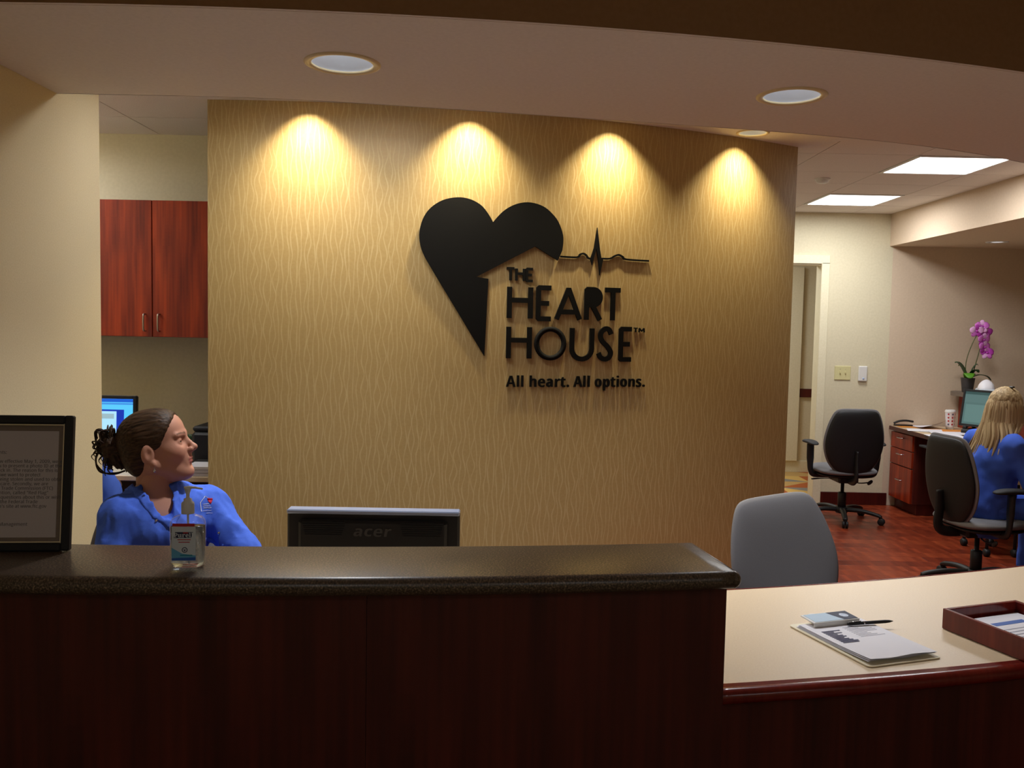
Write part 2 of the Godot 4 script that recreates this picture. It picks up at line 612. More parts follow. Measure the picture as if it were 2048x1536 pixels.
	add_box(st, Transform3D(Basis(), Vector3(2.375, 2.193, BACK_Z - 0.06)), Vector3(0.85, 0.014, 0.13), 0.002)
	structure("trim_1", fin(st), M.trim_cream).set_meta("label", "cream door casing around the open doorway")
	structure("baseboard_back", span(Vector3(2.86, 0, BACK_Z), Vector3(3.47, 0.115, BACK_Z + 0.014), 0.003), M.cherry_base).set_meta("label", "dark cherry skirting under the light switches")
	structure("trim_2", span(Vector3(0.8, 0.85, -9.95), Vector3(5.2, 0.945, -9.925), 0.004), M.cherry_base).set_meta("label", "dark cherry chair rail on the corridor wall")
	structure("baseboard_corridor", span(Vector3(0.8, 0, -9.95), Vector3(5.2, 0.13, -9.935), 0.003), M.trim_cream)
	structure("trim_3", span(Vector3(2.9, 0.13, -9.95), Vector3(3.225, 2.3, -9.91), 0.003), M.trim_cream).set_meta("label", "cream door casing on the far side of the corridor")
	# sign wall: curved front with its paper
	var st2 := sts(true)
	var n := 48
	var s0 := -0.235
	var s1 := 3.085
	for i in n:
		var a := lerpf(s0, s1, float(i) / n)
		var b := lerpf(s0, s1, float(i + 1) / n)
		for v in [[a, 0.0], [a, 2.9], [b, 2.9], [a, 0.0], [b, 2.9], [b, 0.0]]:
			st2.set_uv(Vector2(v[0] + 0.21, -v[1]))
			st2.add_vertex(wall_point(v[0], 0.0, v[1]))
	for i in n:
		var a := lerpf(s0, s1, float(i) / n)
		var b := lerpf(s0, s1, float(i + 1) / n)
		for v in [[b, 0.0], [b, 2.9], [a, 2.9], [b, 0.0], [a, 2.9], [a, 0.0]]:
			st2.set_uv(Vector2(v[0], -v[1]))
			st2.add_vertex(wall_point(v[0], -0.13, v[1]))
	st2.set_smooth_group(-1)
	for e in [s0, s1]:
		for v in [[0.0, 0.0], [0.0, 2.9], [-0.13, 2.9], [0.0, 0.0], [-0.13, 2.9], [-0.13, 0.0]]:
			st2.set_uv(Vector2(e + v[0], -v[1]))
			st2.add_vertex(wall_point(e, v[0], v[1]))
	structure("wall_center", fin(st2), M.wallpaper).set_meta("label", "curved wall papered in gold with pale wavy vertical threads")

func build_ceiling():
	structure("ceiling_slab", span(Vector3(-3.4, 2.95, -10.1), Vector3(5.3, 3.05, 3.2)), M.ceiling_paint)
	# curved soffit over the counter
	var poly := PackedVector2Array()
	var xs := []
	for i in 41:
		xs.append(lerpf(LEFT_X, 5.2, i / 40.0))
	for x in xs:
		poly.append(Vector2(x, soffit_front(x)))
	xs.reverse()
	for x in xs:
		poly.append(Vector2(x, soffit_back(x)))
	var st := sts()
	add_slab_with_holes(st, poly, [circle(Vector2(-0.596, -3.066), 0.109), circle(Vector2(1.02, -3.365), 0.109)], SOFFIT_Y, SOFFIT_Y + 0.012)
	structure("ceiling_soffit", fin(st), M.ceiling_paint).set_meta("label", "curved lowered ceiling over the reception counter")
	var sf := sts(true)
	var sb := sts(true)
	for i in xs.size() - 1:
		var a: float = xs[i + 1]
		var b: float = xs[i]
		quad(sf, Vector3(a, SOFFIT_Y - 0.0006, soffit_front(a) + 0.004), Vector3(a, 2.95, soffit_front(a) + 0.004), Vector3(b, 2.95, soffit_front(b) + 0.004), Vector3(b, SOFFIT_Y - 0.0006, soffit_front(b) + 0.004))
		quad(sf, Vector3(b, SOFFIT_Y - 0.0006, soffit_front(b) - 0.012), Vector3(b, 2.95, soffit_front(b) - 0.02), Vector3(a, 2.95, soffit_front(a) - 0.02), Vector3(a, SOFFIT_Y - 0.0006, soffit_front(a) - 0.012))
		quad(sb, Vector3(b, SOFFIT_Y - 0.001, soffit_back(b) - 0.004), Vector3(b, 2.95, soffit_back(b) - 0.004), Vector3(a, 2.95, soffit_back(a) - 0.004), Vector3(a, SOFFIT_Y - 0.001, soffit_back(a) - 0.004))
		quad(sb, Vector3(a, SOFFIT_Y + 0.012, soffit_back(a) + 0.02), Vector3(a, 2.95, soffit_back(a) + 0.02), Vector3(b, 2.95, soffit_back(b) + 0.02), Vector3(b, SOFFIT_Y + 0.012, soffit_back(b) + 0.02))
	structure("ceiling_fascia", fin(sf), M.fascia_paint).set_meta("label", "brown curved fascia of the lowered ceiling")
	structure("ceiling_riser", fin(sb), M.ceiling_paint)
	# plaster strip along the top of the sign wall
	var strip := PackedVector2Array()
	for i in 33:
		var p := wall_point(lerpf(-0.28, 3.14, i / 32.0), 0.0, 0.0)
		strip.append(Vector2(p.x, p.z))
	for i in 33:
		var p := wall_point(lerpf(3.14, -0.28, i / 32.0), 1.02, 0.0)
		strip.append(Vector2(p.x, p.z))
	var holes := []
	for s in WASH_S:
		var p := wall_point(s, WASH_OFF, 0.0)
		holes.append(circle(Vector2(p.x, p.z), 0.078, 20))
	holes.append(PackedVector2Array([Vector2(-1.345, -4.047), Vector2(-0.155, -4.047), Vector2(-0.155, -3.753), Vector2(-1.345, -3.753)]))
	var ss := sts()
	add_slab_with_holes(ss, strip, holes, TILE_Y - 0.008, TILE_Y + 0.006)
	structure("ceiling_strip", fin(ss), M.ceiling_paint).set_meta("label", "plaster ceiling strip along the top of the gold wall")
	# acoustic tiles
	var cl := Node3D.new()
	cl.name = "ceiling"
	cl.set_meta("kind", "structure")
	cl.set_meta("label", "acoustic tile ceiling of the back office")
	add_child(cl)
	var zs := [-3.03, -3.63, -4.26, -4.86, -5.46, -6.06, -6.53, -7.0, -7.6, -8.1]
	var tx := [3.40, 3.04, 2.438, 1.836, 1.234, 0.632, 0.03, -0.572, -1.17, -1.5, -2.1, -2.7, -3.28]
	for i in tx.size() - 1:
		for j in zs.size() - 1:
			var x1: float = tx[i]
			var x0: float = tx[i + 1]
			var z1: float = zs[j]
			var z0: float = zs[j + 1]
			if (i == 1 and (j == 4 or j == 7)) or (i == 11 and j == 2):
				continue      # the lamps
			if x1 < LEFT_X and z1 > -3.5:
				continue
			if x1 <= 1.25 and z1 <= -5.4:
				continue
			var sq := PackedVector2Array([Vector2(x0 + 0.003, z0 + 0.003), Vector2(x1 - 0.003, z0 + 0.003), Vector2(x1 - 0.003, z1 - 0.003), Vector2(x0 + 0.003, z1 - 0.003)])
			for piece in Geometry2D.clip_polygons(sq, strip):
				for q in Geometry2D.clip_polygons(piece, poly):
					if q.size() < 3 or Geometry2D.is_polygon_clockwise(q):
						continue
					var area := 0.0
					for k in q.size():
						area += q[k].cross(q[(k + 1) % q.size()])
					if absf(area) < 0.02:
						continue
					var t := sts()
					add_slab(t, q, TILE_Y, TILE_Y + 0.016)
					commit("tile", fin(t), M.ceiling_tile, cl)

# ---------------------------------------------------------------- lamps in the ceiling
const WASH_S := [0.262, 1.054, 1.805, 2.602]
const WASH_OFF := 0.13

func spot(parent: Node3D, at: Vector3, e: float, c: Color, angle: float, soft: float, size := 0.03, aim := Vector3.DOWN):
	var l := SpotLight3D.new()
	l.name = "light"
	l.light_color = c
	l.light_energy = e
	l.spot_angle = angle
	l.spot_angle_attenuation = soft
	l.spot_range = 16.0
	l.spot_attenuation = 2.0
	l.light_size = size
	l.shadow_enabled = true
	parent.add_child(l)
	l.position = at
	l.look_at_from_position(parent.global_position + at, parent.global_position + at + aim, Vector3.BACK)

# a can light: trim ring, mirror cone, lamp; origin at the ceiling plane
func can_light(label: String, at: Vector3, r: float, ring: float, lamp, group: String) -> Node3D:
	var t := thing("recessed_light", label, "ceiling light", at, 0.0, group)
	obj("trim_ring", lathe([Vector2(r - 0.004, 0.002), Vector2(r - 0.003, -0.004), Vector2(r + ring * 0.6, -0.007), Vector2(r + ring, -0.003), Vector2(r + ring, 0.001)], 40), M.trim_ring, t)
	obj("reflector", lathe([Vector2(r - 0.002, 0.0), Vector2(r * 0.92, 0.03), Vector2(r * 0.72, 0.075), Vector2(r * 0.5, 0.105), Vector2(r * 0.42, 0.13), Vector2(0.0, 0.131)], 40), M.reflector, t)
	obj("lamp", lathe([Vector2(0.0, 0.082), Vector2(r * 0.22, 0.084), Vector2(r * 0.34, 0.092), Vector2(r * 0.36, 0.11), Vector2(r * 0.2, 0.128)], 20), lamp, t)
	return t

# a lay-in fluorescent: frame and glowing lens; origin at the middle of its face
func panel_light(label: String, at: Vector3, w: float, d: float, share := 1.0, recess := 0.0) -> Node3D:
	var t := thing("ceiling_panel_light", label, "ceiling light", at, 0.0, "fluorescent ceiling panels")
	var st := sts()
	for s in [-1, 1]:
		add_box(st, Transform3D(Basis(), Vector3(s * (w / 2 - 0.012), 0.008, 0)), Vector3(0.024, 0.03, d), 0.003)
		add_box(st, Transform3D(Basis(), Vector3(0, 0.008, s * (d / 2 - 0.012))), Vector3(w - 0.048, 0.03, 0.024), 0.003)
	obj("frame", fin(st), M.white_plastic, t)
	if recess > 0.0:      # a deep louvre-less trough that cuts the light off towards the sides
		st = sts()
		for s in [-1, 1]:
			add_box(st, Transform3D(Basis(), Vector3(s * (w / 2 - 0.02), recess / 2 + 0.012, 0)), Vector3(0.008, recess + 0.03, d - 0.03))
			add_box(st, Transform3D(Basis(), Vector3(0, recess / 2 + 0.012, s * (d / 2 - 0.02))), Vector3(w - 0.048, recess + 0.03, 0.008))
		obj("trough", fin(st), M.white_plastic, t)
	obj("diffuser", box(Vector3(0, recess + 0.013, 0), Vector3(w - 0.05, 0.006, d - 0.05), 0.001), M.diffuser, t)
	obj("housing", box(Vector3(0, recess + 0.0195, 0), Vector3(w - 0.03, 0.005, d - 0.03), 0.001), M.white_plastic, t)
	var l := AreaLight3D.new()
	l.name = "light"
	l.area_size = Vector2(w - 0.06, d - 0.06)
	l.light_color = COOL
	l.light_energy = PANEL_E * share
	l.area_range = 18.0
	l.shadow_enabled = true
	t.add_child(l)
	l.position = Vector3(0, recess + 0.006, 0)
	l.rotation.x = -PI / 2
	return t

func build_lights():
	panel_light("square fluorescent ceiling panel nearer the counter", Vector3(2.739, TILE_Y, -5.76), 0.598, 0.594)
	panel_light("square fluorescent ceiling panel farther back by the doorway wall", Vector3(2.739, TILE_Y, -7.30), 0.598, 0.594)
	panel_light("long narrow fluorescent trough behind the lowered ceiling", Vector3(-0.75, TILE_Y - 0.006, -3.90), 1.196, 0.30, 0.62, 0.07)
	panel_light("square fluorescent ceiling panel in the alcove over the work surface", Vector3(-2.99, TILE_Y, -4.56), 0.574, 0.596, 0.75, 0.06)
	panel_light("square fluorescent ceiling panel in the corridor beyond the doorway", Vector3(1.9, 2.578, -9.1), 0.598, 0.598, 1.2)
	for i in 3:
		panel_light("square fluorescent ceiling panel in the waiting room behind the visitor, " + ["by the cream wall", "in the middle", "farthest from the cream wall"][i], Vector3(-0.6 + 2.2 * i, 2.926, 2.2), 0.598, 0.598, 0.30)
	var where := ["first from the cabinet side", "second from the cabinet side", "third from the cabinet side", "beside the office opening"]
	for i in 4:
		var p := wall_point(WASH_S[i], WASH_OFF, TILE_Y - 0.008)
		var t := can_light("small recessed wall washer above the gold wall, " + where[i], p, 0.077, 0.012, M.lamp_warm, "wall washers over the gold wall")
		spot(t, Vector3(0, 0.048, 0), WASH_E, WARM, 50.0, 1.0, 0.02)
	for i in 2:
		var p: Vector3 = [Vector3(-0.596, SOFFIT_Y, -3.066), Vector3(1.02, SOFFIT_Y, -3.365)][i]
		var t := can_light(["large round downlight in the lowered ceiling above the seated receptionist", "large round downlight in the lowered ceiling above the beige desk"][i], p, 0.107, 0.022, M.lamp_cool, "downlights over the counter")
		spot(t, Vector3(0, 0.045, 0), DOWN_E, COOL, 56.0, 0.95, 0.035)
	# unlit fittings
	var t := thing("recessed_light", "small white recessed light under the bulkhead above the orchid", "ceiling light", Vector3(4.07, 2.37, -7.55))
	obj("trim_ring", lathe([Vector2(0.05, 0.0), Vector2(0.052, -0.004), Vector2(0.085, -0.006), Vector2(0.09, 0.0)], 32), M.white_plastic, t)
	obj("lens", lathe([Vector2(0.0, -0.003), Vector2(0.04, -0.003), Vector2(0.051, -0.0005)], 24), M.lamp_dim, t)
	t = thing("smoke_detector", "small round white smoke detector on the tile ceiling", "smoke detector", Vector3(2.161, TILE_Y, -6.335))
	obj("base", lathe([Vector2(0.0, -0.012), Vector2(0.052, -0.012), Vector2(0.055, -0.006), Vector2(0.055, 0.0)], 28), M.white_plastic, t)
	obj("cover", lathe([Vector2(0.0, -0.034), Vector2(0.03, -0.033), Vector2(0.042, -0.026), Vector2(0.046, -0.012)], 28), M.white_plastic, t)

# ---------------------------------------------------------------- sign on the gold wall
# s runs along the wall, y is height; raised letters stand off the paper
const SIGN_OFF := 0.002

func sign_map(p: Vector2, z: float) -> Vector3:
	return wall_point(p.x, SIGN_OFF + z, p.y)

func sign_part(called: String, polys: Array, parent: Node3D, depth := 0.011, label := ""):
	var st := sts()
	for p in polys:
		add_prism(st, p, 0.0, depth, sign_map)
	var o := obj(called, fin(st), M.black_letter, parent)
	if label != "":
		o.set_meta("label", label)

# strokes with round ends
func strokes(lines: Array, w: float) -> Array:
	var out := []
	for l in lines:
		var pts := PackedVector2Array()
		for p in l:
			pts.append(p)
		for q in Geometry2D.offset_polyline(pts, w * 0.5, Geometry2D.JOIN_ROUND, Geometry2D.END_ROUND):
			if not Geometry2D.is_polygon_clockwise(q):
				out.append(q)
	return out

func curve2(pts: Array, steps := 6) -> Array:
	var l3 := []
	for p in pts:
		l3.append(Vector3(p.x, p.y, 0))
	var out := []
	for p in smooth_line(l3, steps):
		out.append(Vector2(p.x, p.y))
	return out

func arc2(c: Vector2, rx: float, ry: float, a0: float, a1: float, n := 14) -> Array:
	var out := []
	for i in n + 1:
		var a := lerpf(a0, a1, float(i) / n)
		out.append(c + Vector2(rx * cos(a), ry * sin(a)))
	return out

func letter_strokes(ch: String, x: float, w: float, y0: float, y1: float) -> Array:
	var h := y1 - y0
	var V := func(u, v): return Vector2(x + u * w, y0 + v * h)
	match ch:
		"H": return [[V.call(0, 0), V.call(0, 1)], [V.call(1, 0), V.call(1, 1)], [V.call(0, 0.58), V.call(1, 0.58)]]
		"E": return [[V.call(1, 1), V.call(0, 1), V.call(0, 0), V.call(1, 0)], [V.call(0, 0.5), V.call(0.84, 0.5)]]
		"A": return [[V.call(0, 0), V.call(0.5, 1), V.call(1, 0)], [V.call(0.2, 0.24), V.call(0.8, 0.24)]]
		"R": return [[V.call(0, 0), V.call(0, 1), V.call(0.45, 1)] + arc2(V.call(0.48, 0.745), w * 0.52, h * 0.255, PI / 2, -PI / 2) + [V.call(0.1, 0.49)], [V.call(0.42, 0.49), V.call(1, 0)]]
		"T": return [[V.call(0, 1), V.call(1, 1)], [V.call(0.52, 1), V.call(0.52, 0)]]
		"U": return [[V.call(0, 1), V.call(0, 0.34)] + arc2(V.call(0.5, 0.34), w * 0.5, h * 0.34, PI, TAU) + [V.call(1, 1)]]
		"S": return [curve2([V.call(0.93, 0.82), V.call(0.78, 0.96), V.call(0.5, 1.0), V.call(0.2, 0.9), V.call(0.12, 0.74), V.call(0.3, 0.57), V.call(0.66, 0.42), V.call(0.92, 0.24), V.call(0.82, 0.07), V.call(0.5, 0.0), V.call(0.16, 0.06), V.call(0.0, 0.2)])]
		"M": return [[V.call(0, 0), V.call(0.08, 1), V.call(0.5, 0.25), V.call(0.92, 1), V.call(1, 0)]]
	return []

func text_mesh(text: String, size_m: float, depth: float, bold := false, serif := false) -> TextMesh:
	var f := SystemFont.new()
	f.font_names = PackedStringArray(["Droid Serif" if serif else "Droid Sans"])
	f.font_weight = 700 if bold else 400
	var t := TextMesh.new()
	t.font = f
	t.text = text
	t.font_size = 64
	t.pixel_size = size_m / 64.0
	t.depth = depth
	t.curve_step = 2.0
	return t

func build_sign():
	var t := thing("wall_sign", "black raised sign with heart emblem, pulse line and practice name on gold wall", "sign", wall_point(1.5, 0.0, 1.26))
	t.position = Vector3.ZERO
	var heart := PackedVector2Array()
	var lobe := [Vector2(1.1776, 2.0982), Vector2(1.1578, 2.1307), Vector2(1.1223, 2.174), Vector2(1.0799, 2.1997), Vector2(1.0385, 2.2115), Vector2(0.9933, 2.2135), Vector2(0.9353, 2.2016), Vector2(0.8882, 2.178), Vector2(0.8481, 2.1425), Vector2(0.8216, 2.0972), Vector2(0.8079, 2.0459), Vector2(0.806, 2.0055), Vector2(0.8167, 1.9513), Vector2(0.8383, 1.905)]
	for p in curve2(lobe, 3):
		heart.append(p)
	for p in [Vector2(0.8794, 1.838), Vector2(1.145, 1.4202), Vector2(1.1588, 1.8124), Vector2(1.0967, 1.8203), Vector2(1.3996, 1.9848), Vector2(1.521, 1.9168)]:
		heart.append(p)
	lobe = [Vector2(1.5439, 1.971), Vector2(1.5479, 2.0203), Vector2(1.5419, 2.0617), Vector2(1.518, 2.1169), Vector2(1.4871, 2.1533), Vector2(1.4503, 2.1829), Vector2(1.4055, 2.2006), Vector2(1.3549, 2.2066), Vector2(1.3053, 2.1977), Vector2(1.2627, 2.179), Vector2(1.228, 2.1543), Vector2(1.2003, 2.1257)]
	for p in curve2(lobe, 3):
		heart.append(p)
	var hs := sts()      # one flat panel
	var n0 := (wall_point(1.17, 1.0, 0.0) - wall_point(1.17, 0.0, 0.0)).normalized()
	var t0 := n0.cross(Vector3.DOWN).normalized()
	add_prism(hs, heart, 0.0, 0.011, func(p, z): return wall_point(1.17, SIGN_OFF + z, p.y) + t0 * (p.x - 1.17))
	obj("heart_emblem", fin(hs), M.black_letter, t).set_meta("label", "black heart with a house roof cut into its lower edge")
	# pulse line, the spike thicker in the middle
	var pl := strokes([curve2([Vector2(1.538, 1.9395), Vector2(1.6288, 1.9395), Vector2(1.6458, 1.9543), Vector2(1.6648, 1.9602), Vector2(1.6818, 1.9513), Vector2(1.6919, 1.9385), Vector2(1.7099, 1.9336)], 5)], 0.009)
	pl.append_array(strokes([curve2([Vector2(1.77, 1.9385), Vector2(1.8162, 1.9405), Vector2(1.8434, 1.9553), Vector2(1.8675, 1.9622), Vector2(1.8916, 1.9523), Vector2(1.9118, 1.9405), Vector2(2.047, 1.9385)], 5)], 0.009))
	pl.append(PackedVector2Array([Vector2(1.7049, 1.9365), Vector2(1.7139, 1.902), Vector2(1.7369, 1.9888), Vector2(1.748, 1.9346), Vector2(1.759, 1.8508), Vector2(1.7781, 1.9425), Vector2(1.766, 1.9425), Vector2(1.757, 1.9838), Vector2(1.739, 2.0982), Vector2(1.7239, 1.9937)]))
	sign_part("pulse_line", pl, t, 0.009, "thin black heartbeat trace")
	for a in [["T", 1.2547, 0.039], ["H", 1.3053, 0.040], ["E", 1.3598, 0.032]]:
		sign_part("letter", strokes(letter_strokes(a[0], a[1], a[2], 1.8084, 1.8695), 0.013), t, 0.009)
	for a in [["H", 1.2706, 0.112], ["E", 1.4244, 0.068], ["A", 1.524, 0.128], ["R", 1.6899, 0.077], ["T", 1.7941, 0.088]]:
		sign_part("letter", strokes(letter_strokes(a[0], a[1], a[2], 1.6163, 1.7759), 0.025), t)
	for a in [["H", 1.2706, 0.110], ["U", 1.6128, 0.112], ["S", 1.764, 0.076], ["E", 1.8927, 0.062]]:
		sign_part("letter", strokes(letter_strokes(a[0], a[1], a[2], 1.4103, 1.5719), 0.025), t)
	# the round O
	var st := sts(true)
	var n := 40
	for i in n:
		var q := []
		for e in [0, 1]:
			var a: float = TAU * (i + e) / n
			for rr in [0.0625, 0.0875]:
				for z in [0.0, 0.011]:
					q.append(sign_map(Vector2(1.4941 + rr * 0.99 * cos(a), 1.4891 + rr * sin(a)), z))
		quad(st, q[1], q[5], q[7], q[3])
		quad(st, q[2], q[3], q[7], q[6])
		quad(st, q[0], q[4], q[5], q[1])
	obj("letter", fin(st), M.black_letter, t)
	for a in [["T", 1.9692, 0.022], ["M", 2.0005, 0.032]]:
		sign_part("letter", strokes(letter_strokes(a[0], a[1], a[2], 1.5562, 1.5778), 0.006), t, 0.008)
	# tagline, letter by letter
	var f := SystemFont.new()
	f.font_names = PackedStringArray(["Droid Sans"])
	f.font_weight = 600
	var line := "All heart. All options."
	var total := f.get_string_size(line, HORIZONTAL_ALIGNMENT_LEFT, -1, 64).x
	var k := 0.786 / total
	for i in line.length():
		if line[i] == " ":
			continue
		var x: float = f.get_string_size(line.substr(0, i), HORIZONTAL_ALIGNMENT_LEFT, -1, 64).x + 0.5 * f.get_string_size(line[i], HORIZONTAL_ALIGNMENT_LEFT, -1, 64).x
		var tm := text_mesh(line[i], 64.0 * k, 0.008, true)
		tm.font = f
		tm.vertical_alignment = VERTICAL_ALIGNMENT_BOTTOM
		var o := obj("letter", tm, M.black_letter, t)
		var s := 1.2617 + x * k
		o.position = wall_point(s, SIGN_OFF + 0.005, 1.2635 - f.get_descent(64) * k)
		o.rotation.y = s / WALL_R

# ---------------------------------------------------------------- counter and desk
func ang(x: float, r: float) -> float:
	return asin((x - COUNTER_C.x) / r)

func build_counter():
	var aL := ang(LEFT_X + 0.004, 8.2)
	var aR := ang(0.470, 8.26)
	var aE := ang(0.500, 8.31)
	# raised transaction ledge with rounded nose
	var prof := []
	for i in 9:
		var a := -PI / 2 + PI * i / 8.0
		prof.append(Vector2(8.300 + 0.019 * cos(a), 1.051 + 0.019 * sin(a)))
	for i in 9:
		var a := PI / 2 + PI * i / 8.0
		prof.append(Vector2(8.062 + 0.019 * cos(a), 1.051 + 0.019 * sin(a)))
	var st := sts(true)
	add_arc(st, COUNTER_C, prof, aL, aE - 0.0035, 64)
	# bull-nosed end
	var e0 := aE - 0.0035
	var pts := [Vector2(8.062, 0), Vector2(8.300, 0)]
	var m := fin(st)
	var led = tag(obj("counter_ledge", m, M.counter_stone), "dark speckled stone-look ledge on top of the reception counter", "countertop")
	var tip := sts(true)
	add_tube(tip, [Vector3(COUNTER_C.x + 8.062 * sin(e0), 1.051, -(COUNTER_C.y - 8.062 * cos(e0))), Vector3(COUNTER_C.x + 8.300 * sin(e0), 1.051, -(COUNTER_C.y - 8.300 * cos(e0)))], 0.019, 16)
	for r in [8.062, 8.300]:
		add_lathe(tip, Transform3D(Basis(), Vector3(COUNTER_C.x + r * sin(e0), 1.051, -(COUNTER_C.y - r * cos(e0)))), [Vector2(0, -0.019), Vector2(0.0073, -0.0176), Vector2(0.0134, -0.0134), Vector2(0.0176, -0.0073), Vector2(0.019, 0), Vector2(0.0176, 0.0073), Vector2(0.0134, 0.0134), Vector2(0.0073, 0.0176), Vector2(0, 0.019)], 16)
	obj("edge", fin(tip), M.counter_stone, led)
	# upright front under the ledge: cherry veneer panels
	var base := thing("reception_counter", "dark cherry veneer front of the raised reception counter", "counter")
	obj("core", arc(COUNTER_C, [Vector2(8.12, 0.0), Vector2(8.242, 0.0), Vector2(8.242, 1.031), Vector2(8.12, 1.031)], aL, aR, 48), M.cherry_dark, base)
	var np := 3
	for i in np:
		var a0 := lerpf(aL, aR, float(i) / np) + (0.0 if i == 0 else 0.00012)
		var a1 := lerpf(aL, aR, float(i + 1) / np)
		obj("panel", arc(COUNTER_C, [Vector2(8.243, 0.1), Vector2(8.258, 0.1), Vector2(8.260, 0.102), Vector2(8.260, 1.031), Vector2(8.243, 1.031)], a0, a1, 16), M.cherry_dark, base)
	obj("kick_board", arc(COUNTER_C, [Vector2(8.243, 0.0), Vector2(8.252, 0.0), Vector2(8.252, 0.098), Vector2(8.243, 0.098)], aL, aR, 48), M.cherry_base, base)
	# low desk: beige top with cherry edges, runs under the ledge
	var aF := ang(3.35, 8.0)
	var desk := thing("reception_desk", "long curved beige desk with cherry edges and a dark front", "desk")
	obj("surface", arc(COUNTER_C, [Vector2(7.458, 0.725), Vector2(8.118, 0.725), Vector2(8.118, 0.760), Vector2(7.458, 0.760)], aL, aR, 48), M.desk_laminate, desk)
	obj("surface", arc(COUNTER_C, [Vector2(7.458, 0.725), Vector2(8.146, 0.725), Vector2(8.146, 0.760), Vector2(7.458, 0.760)], aR, aF, 48), M.desk_laminate, desk)
	var nose := []
	for i in 9:
		var a := -PI / 2 + PI * i / 8.0
		nose.append(Vector2(8.172 + 0.018 * cos(a), 0.7425 + 0.0185 * sin(a)))
	nose.append(Vector2(8.146, 0.761))
	nose.append(Vector2(8.146, 0.724))
	var ns := sts(true)
	add_arc(ns, COUNTER_C, nose, aR, aF, 64)
	var o := obj("front_edge", fin(ns), M.cherry_trim, desk)
	o.set_meta("label", "glossy cherry front edge")
	ns = sts(true)
	add_arc(ns, COUNTER_C, [Vector2(7.458, 0.724), Vector2(7.458, 0.761), Vector2(7.448, 0.760), Vector2(7.440, 0.752), Vector2(7.440, 0.733), Vector2(7.448, 0.725)], aL, aF, 96)
	obj("back_edge", fin(ns), M.cherry_trim, desk)
	obj("front_panel", arc(COUNTER_C, [Vector2(8.08, 0.0), Vector2(8.105, 0.0), Vector2(8.105, 0.724), Vector2(8.08, 0.724)], aR, aF, 48), M.cherry_dark, desk)
	for x in [0.52, 1.9, 3.2]:
		var a := ang(x, 8.0)
		obj("support", arc(COUNTER_C, [Vector2(7.6, 0.0), Vector2(8.08, 0.0), Vector2(8.08, 0.724), Vector2(7.6, 0.724)], a, a + 0.0025, 2), M.cherry_dark, desk)

func more_materials():
	for n in [["skin", 0.55, 0.35], ["hair_dark", 0.55, 0.3], ["hair_blonde", 0.55, 0.35]]:
		var m := plain(n[0], Color.WHITE, n[1], 0.0, n[2])
		m.vertex_color_use_as_albedo = true
	plain("eye_white", srgb(176, 164, 154), 0.3)
	plain("iris", srgb(52, 44, 36), 0.15)
	textured("scrub_blue", noise_tex(51, 0.2, [srgb(72, 104, 208), srgb(84, 118, 220)], 128, 3), Vector3.ONE * 9.0, 0.85, true, false, 0.2)
	plain("thread_white", srgb(225, 228, 240), 0.8)
	plain("thread_red", srgb(196, 24, 52), 0.8)
	plain("yellow_elastic", srgb(176, 146, 30), 0.7)
	textured("chair_grey", noise_tex(53, 0.3, [srgb(112, 111, 113), srgb(136, 135, 137)], 128, 2), Vector3.ONE * 12.0, 0.95, true, false, 0.15)
	plain("shell_black", srgb(17, 17, 18), 0.6)
	plain("silver", srgb(176, 190, 220), 0.3, 0.2)
	plain("screen_dark", srgb(16, 18, 20), 0.15)
	plain("navy", srgb(24, 30, 70), 0.5)
	plain("label_white", srgb(206, 214, 220), 0.45)
	plain("print_red", srgb(176, 28, 34), 0.5)
	plain("print_blue", srgb(38, 92, 176), 0.5)
	plain("print_cyan", srgb(96, 170, 206), 0.5)
	plain("print_teal", srgb(26, 138, 160), 0.5)
	plain("print_grey", srgb(92, 92, 118), 0.7)
	plain("print_ink", srgb(48, 40, 40), 0.7)
	plain("mat_board", srgb(112, 90, 66), 0.9)
	plain("letter_paper", srgb(188, 176, 172), 0.85)
	plain("orange_folder", srgb(232, 150, 62), 0.7)
	plain("cream_board", srgb(236, 226, 196), 0.5)
	plain("leaf_light", srgb(88, 150, 36), 0.4)
	plain("leaf_dark", srgb(26, 66, 28), 0.4)
	plain("stem", srgb(86, 92, 50), 0.6)
	plain("petal", srgb(186, 62, 178), 0.6)
	plain("petal_pale", srgb(236, 178, 228), 0.6)
	plain("petal_mid", srgb(212, 112, 204), 0.6)
	plain("pot_grey", srgb(62, 60, 60), 0.5)
	plain("ledge_grey", srgb(112, 100, 88), 0.5)
	var g := plain("clear_plastic", Color(0.93, 0.96, 1.0, 0.08), 0.04)
	g.transparency = BaseMaterial3D.TRANSPARENCY_ALPHA
	g = plain("gel", Color(0.90, 0.96, 1.0, 0.0), 0.03)
	g.refraction_enabled = true
	g.refraction_scale = 0.036
	g = plain("frame_glass", Color(1, 1, 1, 0.04), 0.05, 0.0, 0.12)
	g.transparency = BaseMaterial3D.TRANSPARENCY_ALPHA

func build_objects():
	more_materials()
	build_chairs()
	build_receptionist()
	build_blonde()
	build_alcove_person()
	build_alcove()
	build_counter_things()
	build_desk_things()
	build_back_office()

# ---------------------------------------------------------------- task chairs; local z is the way the chair faces
func back_outline() -> PackedVector2Array:
	var half := [Vector2(0.0, 0.282), Vector2(0.115, 0.280), Vector2(0.172, 0.262), Vector2(0.206, 0.205), Vector2(0.234, 0.115), Vector2(0.250, 0.010), Vector2(0.240, -0.085), Vector2(0.205, -0.175), Vector2(0.145, -0.245), Vector2(0.075, -0.275), Vector2(0.0, -0.280)]
	var l := curve2(half, 3)
	var out := PackedVector2Array()
	for i in range(l.size() - 1, -1, -1):
		out.append(l[i])
	for i in range(1, l.size() - 1):
		out.append(Vector2(-l[i].x, l[i].y))
	return out

